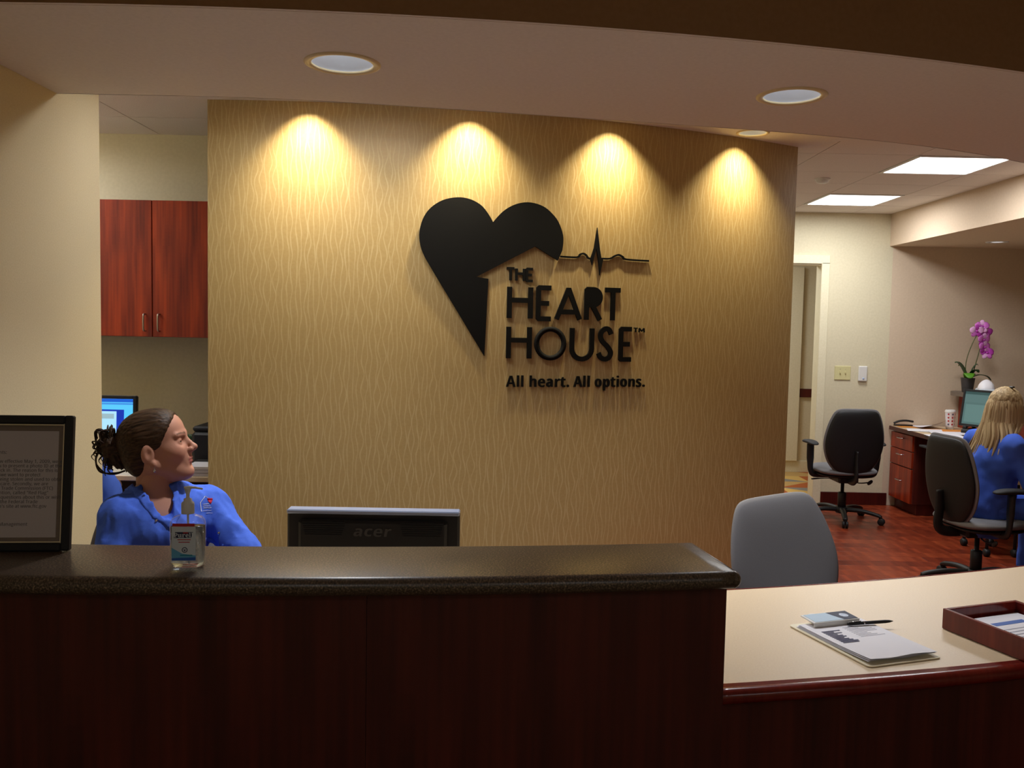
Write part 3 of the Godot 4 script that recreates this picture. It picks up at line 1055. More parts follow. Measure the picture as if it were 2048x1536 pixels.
func make_chair(label: String, at: Vector3, turn: float) -> Node3D:
	var t := thing("office_chair", label, "office chair", at, turn, "grey office chairs")
	var ol := back_outline()
	var tilt := Transform3D(Basis(Vector3.RIGHT, -0.12), Vector3(0, 0.685, -0.225))
	obj("backrest", cushion(ol, 0.034, 0.012, 0.55, 0.10, 5.0, tilt), M.chair_grey, t).set_meta("label", "grey fabric back cushion")
	var small := PackedVector2Array()
	for p in ol:
		small.append(p * 0.955)
	obj("back_shell", cushion(small, 0.010, 0.022, 0.55, 0.10, 8.0, tilt * Transform3D(Basis(), Vector3(0, 0, -0.012))), M.shell_black, t).set_meta("label", "black plastic back shell")
	var seat_xf := Transform3D(Basis(Vector3.RIGHT, -PI / 2), Vector3(0, 0.425, 0.02))
	obj("seat", cushion(superellipse(0.50, 0.47, 3.2, 44, -0.04), 0.045, 0.030, 0.12, 0.0, 4.0, seat_xf), M.chair_grey, t).set_meta("label", "grey fabric seat cushion")
	obj("seat_pan", cushion(superellipse(0.46, 0.43, 3.2, 36, -0.04), 0.006, 0.022, 0.0, 0.0, 6.0, Transform3D(Basis(Vector3.RIGHT, -PI / 2), Vector3(0, 0.400, 0.02))), M.shell_black, t)
	obj("back_bar", tube(smooth_line([Vector3(0, 0.365, -0.06), Vector3(0, 0.362, -0.20), Vector3(0, 0.40, -0.268), Vector3(0, 0.52, -0.262), Vector3(0, 0.62, -0.262)], 5), 0.032, 8, 0.35, Vector3.RIGHT), M.black_plastic, t)
	obj("mechanism", box(Vector3(0, 0.360, -0.01), Vector3(0.17, 0.055, 0.24), 0.014), M.black_plastic, t)
	obj("gas_column", lathe([Vector2(0.0, 0.10), Vector2(0.034, 0.10), Vector2(0.034, 0.235), Vector2(0.028, 0.24), Vector2(0.0145, 0.242), Vector2(0.0145, 0.34), Vector2(0.0, 0.341)], 18), M.black_plastic, t)
	var lv := obj("lever", tube(smooth_line([Vector3(0.05, 0.352, 0.02), Vector3(0.15, 0.350, 0.03), Vector3(0.255, 0.343, 0.03)], 4), [0.005, 0.005, 0.005, 0.005, 0.005, 0.006, 0.009, 0.010, 0.008], 6, 0.7), M.black_plastic, t)
	lv = obj("lever", tube(smooth_line([Vector3(-0.05, 0.352, -0.03), Vector3(-0.12, 0.325, -0.04), Vector3(-0.20, 0.330, -0.04)], 4), 0.005, 6), M.black_plastic, t)
	obj("knob", cushion(superellipse(0.055, 0.03, 2.5, 16), 0.009, 0.009, 0, 0, 2.5, Transform3D(Basis(Vector3.BACK, -0.7), Vector3(-0.215, 0.330, -0.04))), M.black_plastic, lv)
	for s in [-1.0, 1.0]:
		var arm := obj("arm", tube(smooth_line([Vector3(s * 0.10, 0.385, 0.0), Vector3(s * 0.24, 0.385, 0.0), Vector3(s * 0.275, 0.42, 0.0), Vector3(s * 0.282, 0.50, 0.0), Vector3(s * 0.285, 0.645, 0.0)], 5), [0.022, 0.022, 0.022, 0.022, 0.022, 0.022, 0.022, 0.022, 0.022, 0.022, 0.022, 0.023, 0.024, 0.025, 0.026, 0.028, 0.031, 0.031, 0.031, 0.031, 0.031], 8, 0.5, Vector3.BACK), M.black_plastic, t)
		obj("arm_pad", cushion(superellipse(0.088, 0.255, 3.0, 28), 0.017, 0.014, 0, -0.5, 4.0, Transform3D(Basis(Vector3.RIGHT, -PI / 2), Vector3(s * 0.282, 0.660, 0.015))), M.black_soft, arm)
	obj("hub", lathe([Vector2(0.0, 0.062), Vector2(0.045, 0.064), Vector2(0.055, 0.085), Vector2(0.052, 0.112), Vector2(0.036, 0.118)], 20), M.black_plastic, t)
	for i in 5:
		var a := TAU * i / 5.0 + 0.35
		var d := Vector3(sin(a), 0, cos(a))
		var leg := obj("leg", tube(smooth_line([d * 0.03 + Vector3(0, 0.095, 0), d * 0.16 + Vector3(0, 0.098, 0), d * 0.275 + Vector3(0, 0.080, 0), d * 0.318 + Vector3(0, 0.064, 0)], 4), [0.028, 0.027, 0.026, 0.025, 0.024, 0.023, 0.023, 0.022, 0.022, 0.021, 0.02, 0.02, 0.018], 8, 0.75), M.black_plastic, t)
		var side := d.cross(Vector3.UP)
		var cs := sts(true)
		for s in [-1.0, 1.0]:
			add_lathe(cs, Transform3D(Basis(d, side, d.cross(side)), d * 0.318 + side * (s * 0.013) + Vector3(0, 0.028, 0)), [Vector2(0.0, -0.010), Vector2(0.024, -0.010), Vector2(0.028, -0.006), Vector2(0.028, 0.006), Vector2(0.024, 0.010), Vector2(0.0, 0.010)], 16)
		add_lathe(cs, Transform3D(Basis(), d * 0.312), [Vector2(0.0, 0.03), Vector2(0.016, 0.032), Vector2(0.014, 0.064)], 10)
		obj("caster", fin(cs), M.shell_black, leg)
	return t

func place_chair(proto: Node3D, label: String, at: Vector3, turn: float):
	var c := proto.duplicate()
	c.name = numbered("office_chair")
	add_child(c)
	c.position = at
	c.rotation.y = turn
	c.set_meta("label", label)
	return c

func build_chairs():
	var proto := make_chair("empty grey office chair facing the visitor behind the beige desk", Vector3(1.265, 0, -3.34), 0.32)
	place_chair(proto, "empty office chair in front of the light switches, black back shell turned to the viewer", Vector3(2.80, 0, -7.40), atan2(-0.02, -1.0))
	place_chair(proto, "office chair under the blonde person at the work desk", Vector3(2.92, 0, -5.46), atan2(1.0, -0.14))
	var low = place_chair(proto, "office chair under the person in profile beside the cream wall", Vector3(-1.17, 0, -3.08), atan2(0.62, 0.78))
	for a in low.get_children():
		if a.name.begins_with("back"):
			a.position.y -= 0.07
			a.position.z -= 0.03
	place_chair(proto, "office chair at the alcove desk, mostly behind the cream wall", Vector3(-2.22, 0, -4.24), PI)
	for a in proto.get_children():      # the chair behind the beige desk has no arms
		if a.name.begins_with("arm"):
			proto.remove_child(a)
			a.free()
	for a in proto.get_children():      # and is set low
		if not (a.name.begins_with("leg") or a.name.begins_with("hub") or a.name.begins_with("gas")):
			a.position.y -= 0.035
	for a in proto.get_children():
		if a.name.begins_with("back"):
			a.transform = Transform3D(Basis(), Vector3(0, 0.36, -0.2)) * Transform3D(Basis(Vector3.BACK, 0.09) * Basis(Vector3.RIGHT, -0.10), Vector3(0, -0.36, 0.2)) * a.transform

# ---------------------------------------------------------------- flat screen: local z is the way it faces, origin under its foot
func make_monitor(called: String, label: String, at: Vector3, turn: float, w: float, h: float, bottom: float, tilt: float, screen) -> Node3D:
	var t := thing(called, label, "monitor", at, turn)
	var xf := Transform3D(Basis(Vector3.RIGHT, -tilt), Vector3(0, bottom + h / 2, 0))
	var st := sts()
	add_box(st, xf * Transform3D(Basis(), Vector3(0, 0, -0.012)), Vector3(w, h, 0.03), 0.006)
	add_box(st, xf * Transform3D(Basis(), Vector3(0, 0, -0.034)), Vector3(w * 0.86, h * 0.86, 0.02), 0.008)
	obj("housing", fin(st), M.black_plastic, t)
	st = sts()
	for s in [-1, 1]:
		add_box(st, xf * Transform3D(Basis(), Vector3(s * (w / 2 - 0.009), 0, 0.006)), Vector3(0.018, h, 0.008), 0.002)
		add_box(st, xf * Transform3D(Basis(), Vector3(0, s * (h / 2 - 0.009), 0.006)), Vector3(w - 0.036, 0.018, 0.008), 0.002)
	obj("bezel", fin(st), M.shell_black, t)
	var pn := sts()
	var hw := w / 2 - 0.018
	var hh := h / 2 - 0.018
	for v in [[-1, -1], [-1, 1], [1, 1], [-1, -1], [1, 1], [1, -1]]:
		pn.set_uv(Vector2(0.5 + 0.5 * v[0], 0.5 - 0.5 * v[1]))
		pn.add_vertex(xf * Vector3(v[0] * hw, v[1] * hh, 0.0045))
	obj("screen", fin(pn), screen, t)
	obj("stand", tube([Vector3(0, 0.008, -0.05), Vector3(0, bottom * 0.6 + 0.03, -0.055), Vector3(0, bottom + h * 0.35, -0.042)], 0.03, 10, 0.4, Vector3.BACK), M.black_plastic, t)
	obj("foot", lathe([Vector2(0.0, 0.0), Vector2(0.11, 0.0), Vector2(0.112, 0.004), Vector2(0.10, 0.010), Vector2(0.0, 0.014)], 32, Transform3D(Basis(), Vector3(0, 0, -0.03))), M.black_plastic, t)
	return t

func screen_material(called: String, ground: Color, rects: Array, glow: float) -> StandardMaterial3D:
	var img := Image.create(192, 128, false, Image.FORMAT_RGB8)
	img.fill(ground)
	for r in rects:
		img.fill_rect(Rect2i(r[0], r[1], r[2], r[3]), r[4])
	var tex := ImageTexture.create_from_image(img)
	var m := plain(called, srgb(10, 10, 12), 0.2)
	m.emission_enabled = true
	m.emission = Color.WHITE
	m.emission_texture = tex
	m.emission_operator = BaseMaterial3D.EMISSION_OP_MULTIPLY
	m.emission_energy_multiplier = glow
	return m

func ascreen_lines(x: int, y: int, n: int, w: int, c: Color) -> Array:
	var out := []
	for i in n:
		out.append([x, y + i * 6, w - (i * 17) % 23, 2, c])
	return out

# ---------------------------------------------------------------- alcove behind the receptionist
func build_alcove():
	# wall cabinets, two doors each
	for i in 2:
		var x1 := -1.585 - 0.87 * i
		var c := thing("wall_cabinet", ["red cherry wall cabinet with two doors, beside the gold wall", "red cherry wall cabinet hidden behind the cream wall"][i], "cabinet", Vector3(x1 - 0.435, 1.475, -5.295))
		obj("body", box(Vector3(0, 0.38, 0.152), Vector3(0.868, 0.76, 0.300), 0.002), M.cherry_dark, c)
		for k in [-1, 1]:
			var d := obj("door", box(Vector3(k * 0.2175, 0.38, 0.312), Vector3(0.431, 0.757, 0.019), 0.002), M.cherry, c)
			var hd := sts(true)
			var hx: float = k * 0.040
			add_tube(hd, smooth_line([Vector3(hx, 0.128, 0.320), Vector3(hx, 0.126, 0.342), Vector3(hx, 0.110, 0.349), Vector3(hx, 0.052, 0.349), Vector3(hx, 0.036, 0.342), Vector3(hx, 0.034, 0.320)], 4), 0.0052, 8, 1.0, Vector3.RIGHT)
			obj("handle", fin(hd), M.brushed_nickel, d)
	# worktop along the back
	var w := thing("alcove_counter", "beige work surface in the alcove under the red cabinet", "counter", Vector3(-2.25, 0, -4.96))
	obj("worktop", box(Vector3(0, 0.735, 0), Vector3(1.94, 0.03, 0.66), 0.004), M.desk_laminate, w)
	obj("side_panel", box(Vector3(0.93, 0.36, -0.02), Vector3(0.03, 0.72, 0.58), 0.002), M.cherry_dark, w)
	obj("side_panel", box(Vector3(-0.93, 0.36, -0.02), Vector3(0.03, 0.72, 0.58), 0.002), M.cherry_dark, w)
	obj("back_panel", box(Vector3(0, 0.36, -0.31), Vector3(1.83, 0.72, 0.02), 0.002), M.cherry_dark, w)
	var white := srgb(170, 222, 255)
	var rects := [[0, 0, 192, 8, srgb(20, 90, 200)], [0, 10, 192, 4, srgb(60, 140, 220)], [20, 26, 150, 102, srgb(12, 50, 170)], [26, 30, 126, 98, white], [30, 36, 116, 12, srgb(150, 180, 190)]]
	rects.append_array(ascreen_lines(34, 56, 6, 70, srgb(90, 140, 180)))
	var m := make_monitor("computer_monitor", "lit computer monitor with blue windows beside the cream wall", Vector3(-2.335, 0.75, -4.93), 0.0, 0.48, 0.335, 0.06, 0.05, screen_material("screen_blue", srgb(86, 196, 250), rects, 1.0))
	var l := AreaLight3D.new()
	l.name = "light"
	l.area_size = Vector2(0.42, 0.27)
	l.light_color = Color(0.5, 0.8, 1.0)
	l.light_energy = 0.03
	l.area_range = 6.0
	l.shadow_enabled = true
	m.add_child(l)
	l.position = Vector3(0, 0.22, 0.03)
	l.rotation.y = PI
	# printer with a paper tray
	var p := thing("printer", "black desktop printer against the gold wall's end in the alcove", "printer", Vector3(-1.62, 0.75, -5.02))
	obj("body", box(Vector3(0, 0.11, 0), Vector3(0.30, 0.20, 0.30), 0.02), M.black_plastic, p)
	obj("lid", box(Vector3(0, 0.222, 0), Vector3(0.29, 0.03, 0.28), 0.01), M.shell_black, p)
	obj("paper_rest", box(Vector3(0.0, 0.26, -0.10), Vector3(0.22, 0.12, 0.012), 0.004), M.black_plastic, p)
	obj("output_tray", box(Vector3(0, 0.05, 0.17), Vector3(0.22, 0.012, 0.10), 0.003), M.black_soft, p)
	var b := thing("paper_stack", "stack of white paper on the alcove counter in front of the printer", "paper", Vector3(-1.62, 0.75, -4.725), 0.0)
	for i in 3:
		obj("sheet", box(Vector3(0.004 * i, 0.009 + 0.018 * i, 0.003 * i), Vector3(0.216, 0.016, 0.17), 0.001, 0.02 * i), M.paper, b)
	var j := thing("jar", "small pale jar on the alcove counter beside the printer", "jar", Vector3(-1.80, 0.75, -4.98))
	obj("body", lathe([Vector2(0.0, 0.0), Vector2(0.03, 0.0), Vector2(0.032, 0.01), Vector2(0.032, 0.13), Vector2(0.024, 0.15)], 20), M.label_white, j)
	obj("lid", lathe([Vector2(0.0, 0.0), Vector2(0.026, 0.0), Vector2(0.026, 0.028), Vector2(0.0, 0.03)], 20, Transform3D(Basis(), Vector3(0, 0.15, 0))), M.leaf_dark, j)

# ---------------------------------------------------------------- things on the counter
func flat_text(text: String, size_m: float, m, parent: Node3D, at: Vector3, bold := false, serif := false, called := "lettering", left := true) -> MeshInstance3D:
	var tm := text_mesh(text, size_m, 0.0003, bold, serif)
	tm.horizontal_alignment = HORIZONTAL_ALIGNMENT_LEFT if left else HORIZONTAL_ALIGNMENT_CENTER
	var o := obj(called, tm, m, parent)
	o.position = at
	return o

func build_counter_things():
	# framed notice, leaning back on its easel
	var f := thing("picture_frame", "black framed letter standing on the counter ledge", "picture frame", Vector3(-1.061, 1.0705, -1.868), 0.10)
	var fx := Transform3D(Basis(Vector3.RIGHT, -0.12), Vector3(0, 0.0, 0.0))
	var W := 0.236
	var H := 0.290
	var st := sts()
	for s in [-1, 1]:
		add_box(st, fx * Transform3D(Basis(), Vector3(s * (W / 2 - 0.009), H / 2 + 0.001, 0)), Vector3(0.018, H, 0.018), 0.003)
	for y in [0.0095, H - 0.0085]:
		add_box(st, fx * Transform3D(Basis(), Vector3(0, y, 0)), Vector3(W - 0.034, 0.0185, 0.018), 0.003)
	obj("frame", fin(st), M.shell_black, f)
	st = sts()
	for s in [-1, 1]:
		add_box(st, fx * Transform3D(Basis(), Vector3(s * (W / 2 - 0.0195), H / 2, 0.0035)), Vector3(0.003, H - 0.034, 0.004), 0.0008)
		add_box(st, fx * Transform3D(Basis(), Vector3(0, H / 2 + s * (H / 2 - 0.0195), 0.0035)), Vector3(W - 0.04, 0.003, 0.004), 0.0008)
	obj("inner_lip", fin(st), M.trim_ring, f)
	st = sts()
	add_box(st, fx * Transform3D(Basis(), Vector3(0, H / 2, -0.004)), Vector3(W - 0.03, H - 0.03, 0.003))
	obj("mat_board", fin(st), M.mat_board, f)
	st = sts()
	add_box(st, fx * Transform3D(Basis(), Vector3(0, H / 2 - 0.002, -0.0018)), Vector3(0.172, 0.228, 0.001))
	var sheet := obj("letter_sheet", fin(st), M.letter_paper, f)
	st = sts()
	add_box(st, fx * Transform3D(Basis(), Vector3(0, H / 2, 0.0012)), Vector3(W - 0.034, H - 0.034, 0.0012))
	obj("glass", fin(st), M.frame_glass, f)
	st = sts()
	add_box(st, Transform3D(Basis(Vector3.RIGHT, 0.25), Vector3(0, 0.103, -0.068)), Vector3(0.06, 0.205, 0.004), 0.001)
	obj("easel_leg", fin(st), M.black_soft, f)
	var lines := ["Dear Patients:", "", "Please know effective May 1, 2009, we will", "require you to present a photo ID at the", "time of check in. The reason for this is", "important: we want to protect", "you from being stolen and used to obtain", "your healthcare. Secondly, we are", "the Federal Trade Commission (FTC)", "theft prevention, called \"Red Flag\"", "If you have questions about this or wish to", "please visit the Federal Trade", "Commission's site at www.ftc.gov", "", "", "", "Thank you, Management"]
	for i in lines.size():
		if lines[i] == "":
			continue
		var o := flat_text(lines[i], 0.0098, M.print_ink, sheet, Vector3.ZERO)
		o.transform = fx * Transform3D(Basis(), Vector3(-0.081, H / 2 + 0.066 - 0.0096 * i, -0.0011))
	# hand sanitiser: clear bottle, gel, printed label, pump
	var b := thing("sanitizer_bottle", "clear pump bottle of hand sanitiser on the counter ledge", "bottle", Vector3(-0.655, 1.0705, -1.785), 0.09)
	var e := 3.6
	var mk := func(w: float, d: float, prof: Array) -> ArrayMesh:      # prof of [scale, y]
		var ol := superellipse(w, d, e, 36)
		var s2 := sts(true)
		for i in prof.size() - 1:
			for k in 36:
				var k2 := (k + 1) % 36
				var A := Vector3(ol[k].x * prof[i][0], prof[i][1], -ol[k].y * prof[i][0])
				var B := Vector3(ol[k2].x * prof[i][0], prof[i][1], -ol[k2].y * prof[i][0])
				var D := Vector3(ol[k2].x * prof[i + 1][0], prof[i + 1][1], -ol[k2].y * prof[i + 1][0])
				var E2 := Vector3(ol[k].x * prof[i + 1][0], prof[i + 1][1], -ol[k].y * prof[i + 1][0])
				s2.add_vertex(A); s2.add_vertex(E2); s2.add_vertex(D)
				s2.add_vertex(A); s2.add_vertex(D); s2.add_vertex(B)
		return fin(s2)
	obj("body", mk.call(0.068, 0.040, [[0.0, 0.0], [0.88, 0.0], [0.97, 0.003], [1.0, 0.008], [1.0, 0.086], [0.96, 0.094], [0.80, 0.101], [0.50, 0.105], [0.36, 0.107], [0.34, 0.112]]), M.clear_plastic, b)
	obj("gel", mk.call(0.0655, 0.0375, [[0.0, 0.0012], [0.86, 0.0012], [0.97, 0.004], [1.0, 0.009], [1.0, 0.082], [0.0, 0.0825]]), M.gel, b)
	var lb := obj("label", box(Vector3(-0.003, 0.050, 0.0206), Vector3(0.047, 0.070, 0.0006), 0.0001), M.label_white, b)
	obj("print", box(Vector3(-0.003, 0.0885, 0.0211), Vector3(0.044, 0.006, 0.0004)), M.print_red, lb)
	obj("print", prism(PackedVector2Array([Vector2(-0.0225, 0.062), Vector2(0.012, 0.062), Vector2(0.0155, 0.074), Vector2(-0.0195, 0.074)]), 0.0209, 0.0213), M.navy, lb)
	flat_text("Purell", 0.0125, M.label_white, lb, Vector3(-0.003, 0.0675, 0.0215), true, true, "lettering", false)
	obj("print", box(Vector3(0.001, 0.0725, 0.0215), Vector3(0.010, 0.0022, 0.0002)), M.print_red, lb)
	for i in 2:
		obj("print", box(Vector3(-0.002, 0.0585 - 0.005 * i, 0.0211), Vector3(0.026 - 0.004 * i, 0.0016, 0.0004)), M.print_red, lb)
	obj("print", prism(PackedVector2Array([Vector2(-0.0265, 0.016), Vector2(0.0205, 0.016), Vector2(0.0205, 0.026), Vector2(-0.006, 0.030), Vector2(-0.0265, 0.042)]), 0.0209, 0.0211), M.print_cyan, lb)
	obj("print", prism(PackedVector2Array([Vector2(-0.0265, 0.016), Vector2(0.0205, 0.016), Vector2(0.0205, 0.0225), Vector2(-0.010, 0.0215), Vector2(-0.0265, 0.0205)]), 0.0211, 0.0213), M.print_blue, lb)
	obj("print", box(Vector3(0.002, 0.0265, 0.0212), Vector3(0.024, 0.0026, 0.0003)), M.print_teal, lb)
	obj("print", lathe([Vector2(0.0042, 0.0), Vector2(0.0042, 0.0003), Vector2(0.0056, 0.0003), Vector2(0.0056, 0.0)], 20, Transform3D(Basis(Vector3.RIGHT, PI / 2), Vector3(-0.001, 0.0375, 0.0210))), M.navy, lb)
	obj("print", prism(PackedVector2Array([Vector2(-0.0035, 0.039), Vector2(-0.001, 0.034), Vector2(0.0015, 0.039), Vector2(-0.001, 0.0378)]), 0.0210, 0.0212), M.navy, lb)
	var pump := obj("pump", lathe([Vector2(0.0, 0.108), Vector2(0.0125, 0.108), Vector2(0.0128, 0.110), Vector2(0.0128, 0.128), Vector2(0.0115, 0.131), Vector2(0.0085, 0.133), Vector2(0.0080, 0.138), Vector2(0.0035, 0.140), Vector2(0.0035, 0.148), Vector2(0.0065, 0.158), Vector2(0.0068, 0.160), Vector2(0.0, 0.161)], 24), M.white_plastic, b)
	obj("nozzle", tube([Vector3(-0.007, 0.1605, 0), Vector3(0.002, 0.1615, 0), Vector3(0.016, 0.1612, 0.002), Vector3(0.030, 0.1590, 0.004)], [0.0040, 0.0048, 0.0036, 0.0028], 10, 0.6, Vector3.UP), M.white_plastic, pump)
	obj("dip_tube", tube([Vector3(0, 0.108, 0), Vector3(0.001, 0.06, 0), Vector3(0.003, 0.006, 0)], 0.0022, 8), M.white_plastic, b)
	# monitor on the desk behind the ledge, its back to the visitor
	var mo := make_monitor("computer_monitor", "black computer monitor behind the ledge, silver top edge and back to the visitor", Vector3(-0.378, 0.7605, -2.462), PI + 0.012, 0.479, 0.275, 0.012, 0.0, M.screen_dark)
	obj("top_edge", box(Vector3(0, 0.2885, -0.012), Vector3(0.4785, 0.012, 0.046), 0.003), M.silver, mo).set_meta("label", "silver-blue top edge")
	st = sts()
	for r in 7:
		for s in [-1, 1]:
			add_box(st, Transform3D(Basis(), Vector3(s * 0.135, 0.262 - 0.0058 * r, -0.0445)), Vector3(0.12 - r * 0.003, 0.0020, 0.003))
	obj("vent_slats", fin(st), M.black_soft, mo).set_meta("kind", "stuff")
	var lg := flat_text("acer", 0.040, plain("logo_grey", srgb(74, 72, 70), 0.5), mo, Vector3(0, 0.2385, -0.0458), true, false, "logo", false)
	lg.basis = Basis(Vector3(-1.25, 0, 0), Vector3(-0.20, 1, 0), Vector3(0, 0, -1))
	lg.set_meta("label", "raised dark logo")

# ---------------------------------------------------------------- things on the beige desk
func build_desk_things():
	# clipboard: corner to corner from the back-left corner
	var c := thing("clipboard", "white clipboard with a broad printed clip on the beige desk", "clipboard", Vector3(0.936, 0.7612, -2.293))
	var ax := Vector3(0.182, 0, 0.0).rotated(Vector3.UP, 0.0)
	var ux := Vector3(0.195, 0, -0.068).normalized()      # along the short side
	var uy := Vector3(-0.118, 0, -0.268).normalized()     # towards the clip
	uy = (uy - ux * uy.dot(ux)).normalized()
	c.basis = Basis(ux, Vector3.UP, -uy)
	var bp := rounded_rect(0.226, 0.316, 0.012)
	var st := sts()
	add_slab(st, bp, 0.0, 0.003)
	obj("board", fin(st), M.cream_board, c)
	var clip := obj("clip", box(Vector3(0.0, 0.017, -0.128), Vector3(0.150, 0.004, 0.062), 0.0015), M.white_plastic, c)
	clip.basis = Basis(Vector3.RIGHT, 0.05)
	obj("clip_wall", box(Vector3(0, 0.0125, -0.0985), Vector3(0.150, 0.013, 0.004), 0.001), M.white_plastic, clip)
	obj("clip_print", box(Vector3(-0.020, 0.0194, -0.128), Vector3(0.096, 0.0006, 0.054)), plain("clip_sky", srgb(186, 208, 224), 0.6), clip)
	obj("clip_print", prism(PackedVector2Array([Vector2(0.026, 0.101), Vector2(0.072, 0.101), Vector2(0.072, 0.155), Vector2(0.006, 0.155), Vector2(0.014, 0.130)]), 0.0192, 0.0200, Transform3D(Basis(Vector3.RIGHT, -PI / 2), Vector3.ZERO)), plain("clip_photo", srgb(26, 36, 60), 0.6), clip)
	obj("clip_print", prism(circle(Vector2(0.046, 0.128), 0.013, 14), 0.0198, 0.0203, Transform3D(Basis(Vector3.RIGHT, -PI / 2), Vector3.ZERO)), plain("clip_photo_light", srgb(74, 98, 132), 0.3), clip)
	var hook := sts()
	var ho := rounded_rect(0.036, 0.034, 0.015)
	for p in Geometry2D.clip_polygons(PackedVector2Array([Vector2(-0.018, -0.017), Vector2(0.018, -0.017), Vector2(0.018, 0.0), Vector2(-0.018, 0.0)]), circle(Vector2.ZERO, 0.006, 12)):
		add_prism(hook, p, 0.0, 0.002, func(q, z): return Vector3(q.x - 0.02, 0.016 + z, -0.166 - q.y))
	var up := PackedVector2Array()
	for i in 13:
		up.append(Vector2(cos(PI * i / 12.0), sin(PI * i / 12.0)) * 0.018)
	for p in Geometry2D.clip_polygons(up, circle(Vector2.ZERO, 0.006, 12)):
		add_prism(hook, p, 0.0, 0.002, func(q, z): return Vector3(q.x - 0.02, 0.016 + z, -0.166 - q.y))
	obj("hanging_tab", fin(hook), M.white_plastic, c)
	# forms under the clip: slightly curled sheets
	var pp := thing("paper_pad", "stack of printed white forms held on the clipboard", "paper", Vector3(0.936, 0.7645, -2.293))
	pp.basis = c.basis
	for k in 3:
		st = sts(true)
		var nx := 8
		var nz := 10
		var hgt := func(u: float, v: float) -> float:
			return 0.0015 + 0.0028 * k + (0.006 + 0.002 * sin(u * 9.0 + k)) * pow(v, 3.0) * 0.8
		for i in nx:
			for j in nz:
				var q := []
				for d in [[0, 0], [0, 1], [1, 1], [1, 0]]:
					var u := float(i + d[0]) / nx
					var v := float(j + d[1]) / nz
					q.append(Vector3(-0.104 + 0.208 * u + 0.002 * k, hgt.call(u, v), -0.135 + 0.278 * v + 0.002 * k))
				quad(st, q[0], q[3], q[2], q[1])
				quad(st, q[0] - Vector3(0, 0.0012, 0), q[1] - Vector3(0, 0.0012, 0), q[2] - Vector3(0, 0.0012, 0), q[3] - Vector3(0, 0.0012, 0))
		var sh := obj("sheet", fin(st), M.paper, pp)
		if k == 2:
			var pr := sts()
			var r := RandomNumberGenerator.new()
			r.seed = 4
			for i in 11:
				var L := r.randf_range(0.02, 0.062)
				var z := -0.062 + 0.0085 * i
				add_box(pr, Transform3D(Basis(), Vector3(-0.078 + L / 2, 0.0079 + 0.0064 * pow((z + 0.135) / 0.278, 3.0), z)), Vector3(L, 0.0004, 0.0046))
			obj("print", fin(pr), M.print_grey, sh)
			pr = sts()
			for i in 9:
				var L := r.randf_range(0.04, 0.09)
				var z := -0.075 + 0.009 * i
				add_box(pr, Transform3D(Basis(), Vector3(0.0 + L / 2, 0.0079 + 0.0064 * pow((z + 0.135) / 0.278, 3.0), z)), Vector3(L, 0.0003, 0.0010))
			obj("print", fin(pr), M.print_grey, sh)
	var pe := thing("pen", "black pen lying across the top of the clipboard forms", "pen", Vector3(1.000, 0.7785, -2.395))
	var pd := Vector3(0.150, 0.002, -0.030).normalized()
	obj("barrel", tube([pd * -0.070, pd * -0.066, pd * 0.045, pd * 0.058, pd * 0.069], [0.0030, 0.0046, 0.0046, 0.0036, 0.0008], 10), M.shell_black, pe)
	obj("pocket_clip", tube([pd * -0.066 + Vector3(0, 0.005, 0.001), pd * -0.03 + Vector3(0, 0.0062, 0.001)], 0.0011, 6), M.chrome, pe)
	obj("grip_ring", tube([pd * -0.022, pd * -0.018], 0.0049, 10), M.chrome, pe)
	# letter tray
	var ty := thing("letter_tray", "dark cherry wood letter tray on the beige desk", "tray", Vector3(1.205, 0.7612, -2.412))
	var dx := Vector3(0.290, 0, -0.105).normalized()      # along the back board
	var dz := Vector3(0.105, 0, 0.290).normalized()       # along the side board, towards the visitor
	var sx := Vector3(0.120, 0, 0.275).normalized()
	ty.basis = Basis(dx, Vector3.UP, dx.cross(Vector3.UP))
	var tz := dx.cross(Vector3.UP)
	for a in [["side_board", Vector3(0.006, 0.028, 0.165), Vector3(0.012, 0.056, 0.33)], ["side_board", Vector3(0.264, 0.028, 0.165), Vector3(0.012, 0.056, 0.33)], ["back_board", Vector3(0.135, 0.028, 0.006), Vector3(0.246, 0.056, 0.012)], ["front_board", Vector3(0.135, 0.028, 0.324), Vector3(0.246, 0.056, 0.012)], ["bottom", Vector3(0.135, 0.006, 0.165), Vector3(0.246, 0.006, 0.306)]]:
		obj(a[0], box(a[1], a[2], 0.0015), M.cherry_trim, ty)
	var fl := thing("form", "white form with a blue header lying in the letter tray", "paper", Vector3(1.205, 0.7612, -2.412))
	fl.basis = ty.basis
	obj("sheet", box(Vector3(0.148, 0.019, 0.165), Vector3(0.216, 0.018, 0.279), 0.001, 0.04), M.paper, fl)
	obj("print", box(Vector3(0.150, 0.0283, 0.085), Vector3(0.12, 0.0006, 0.020), 0.0, 0.04), M.print_blue, fl)
	var pr2 := sts()
	for i in 8:
		add_box(pr2, Transform3D(Basis(Vector3.UP, 0.04), Vector3(0.148, 0.0283, 0.125 + 0.018 * i)), Vector3(0.17 - 0.02 * (i % 3), 0.0004, 0.002))
	obj("print", fin(pr2), M.print_grey, fl)

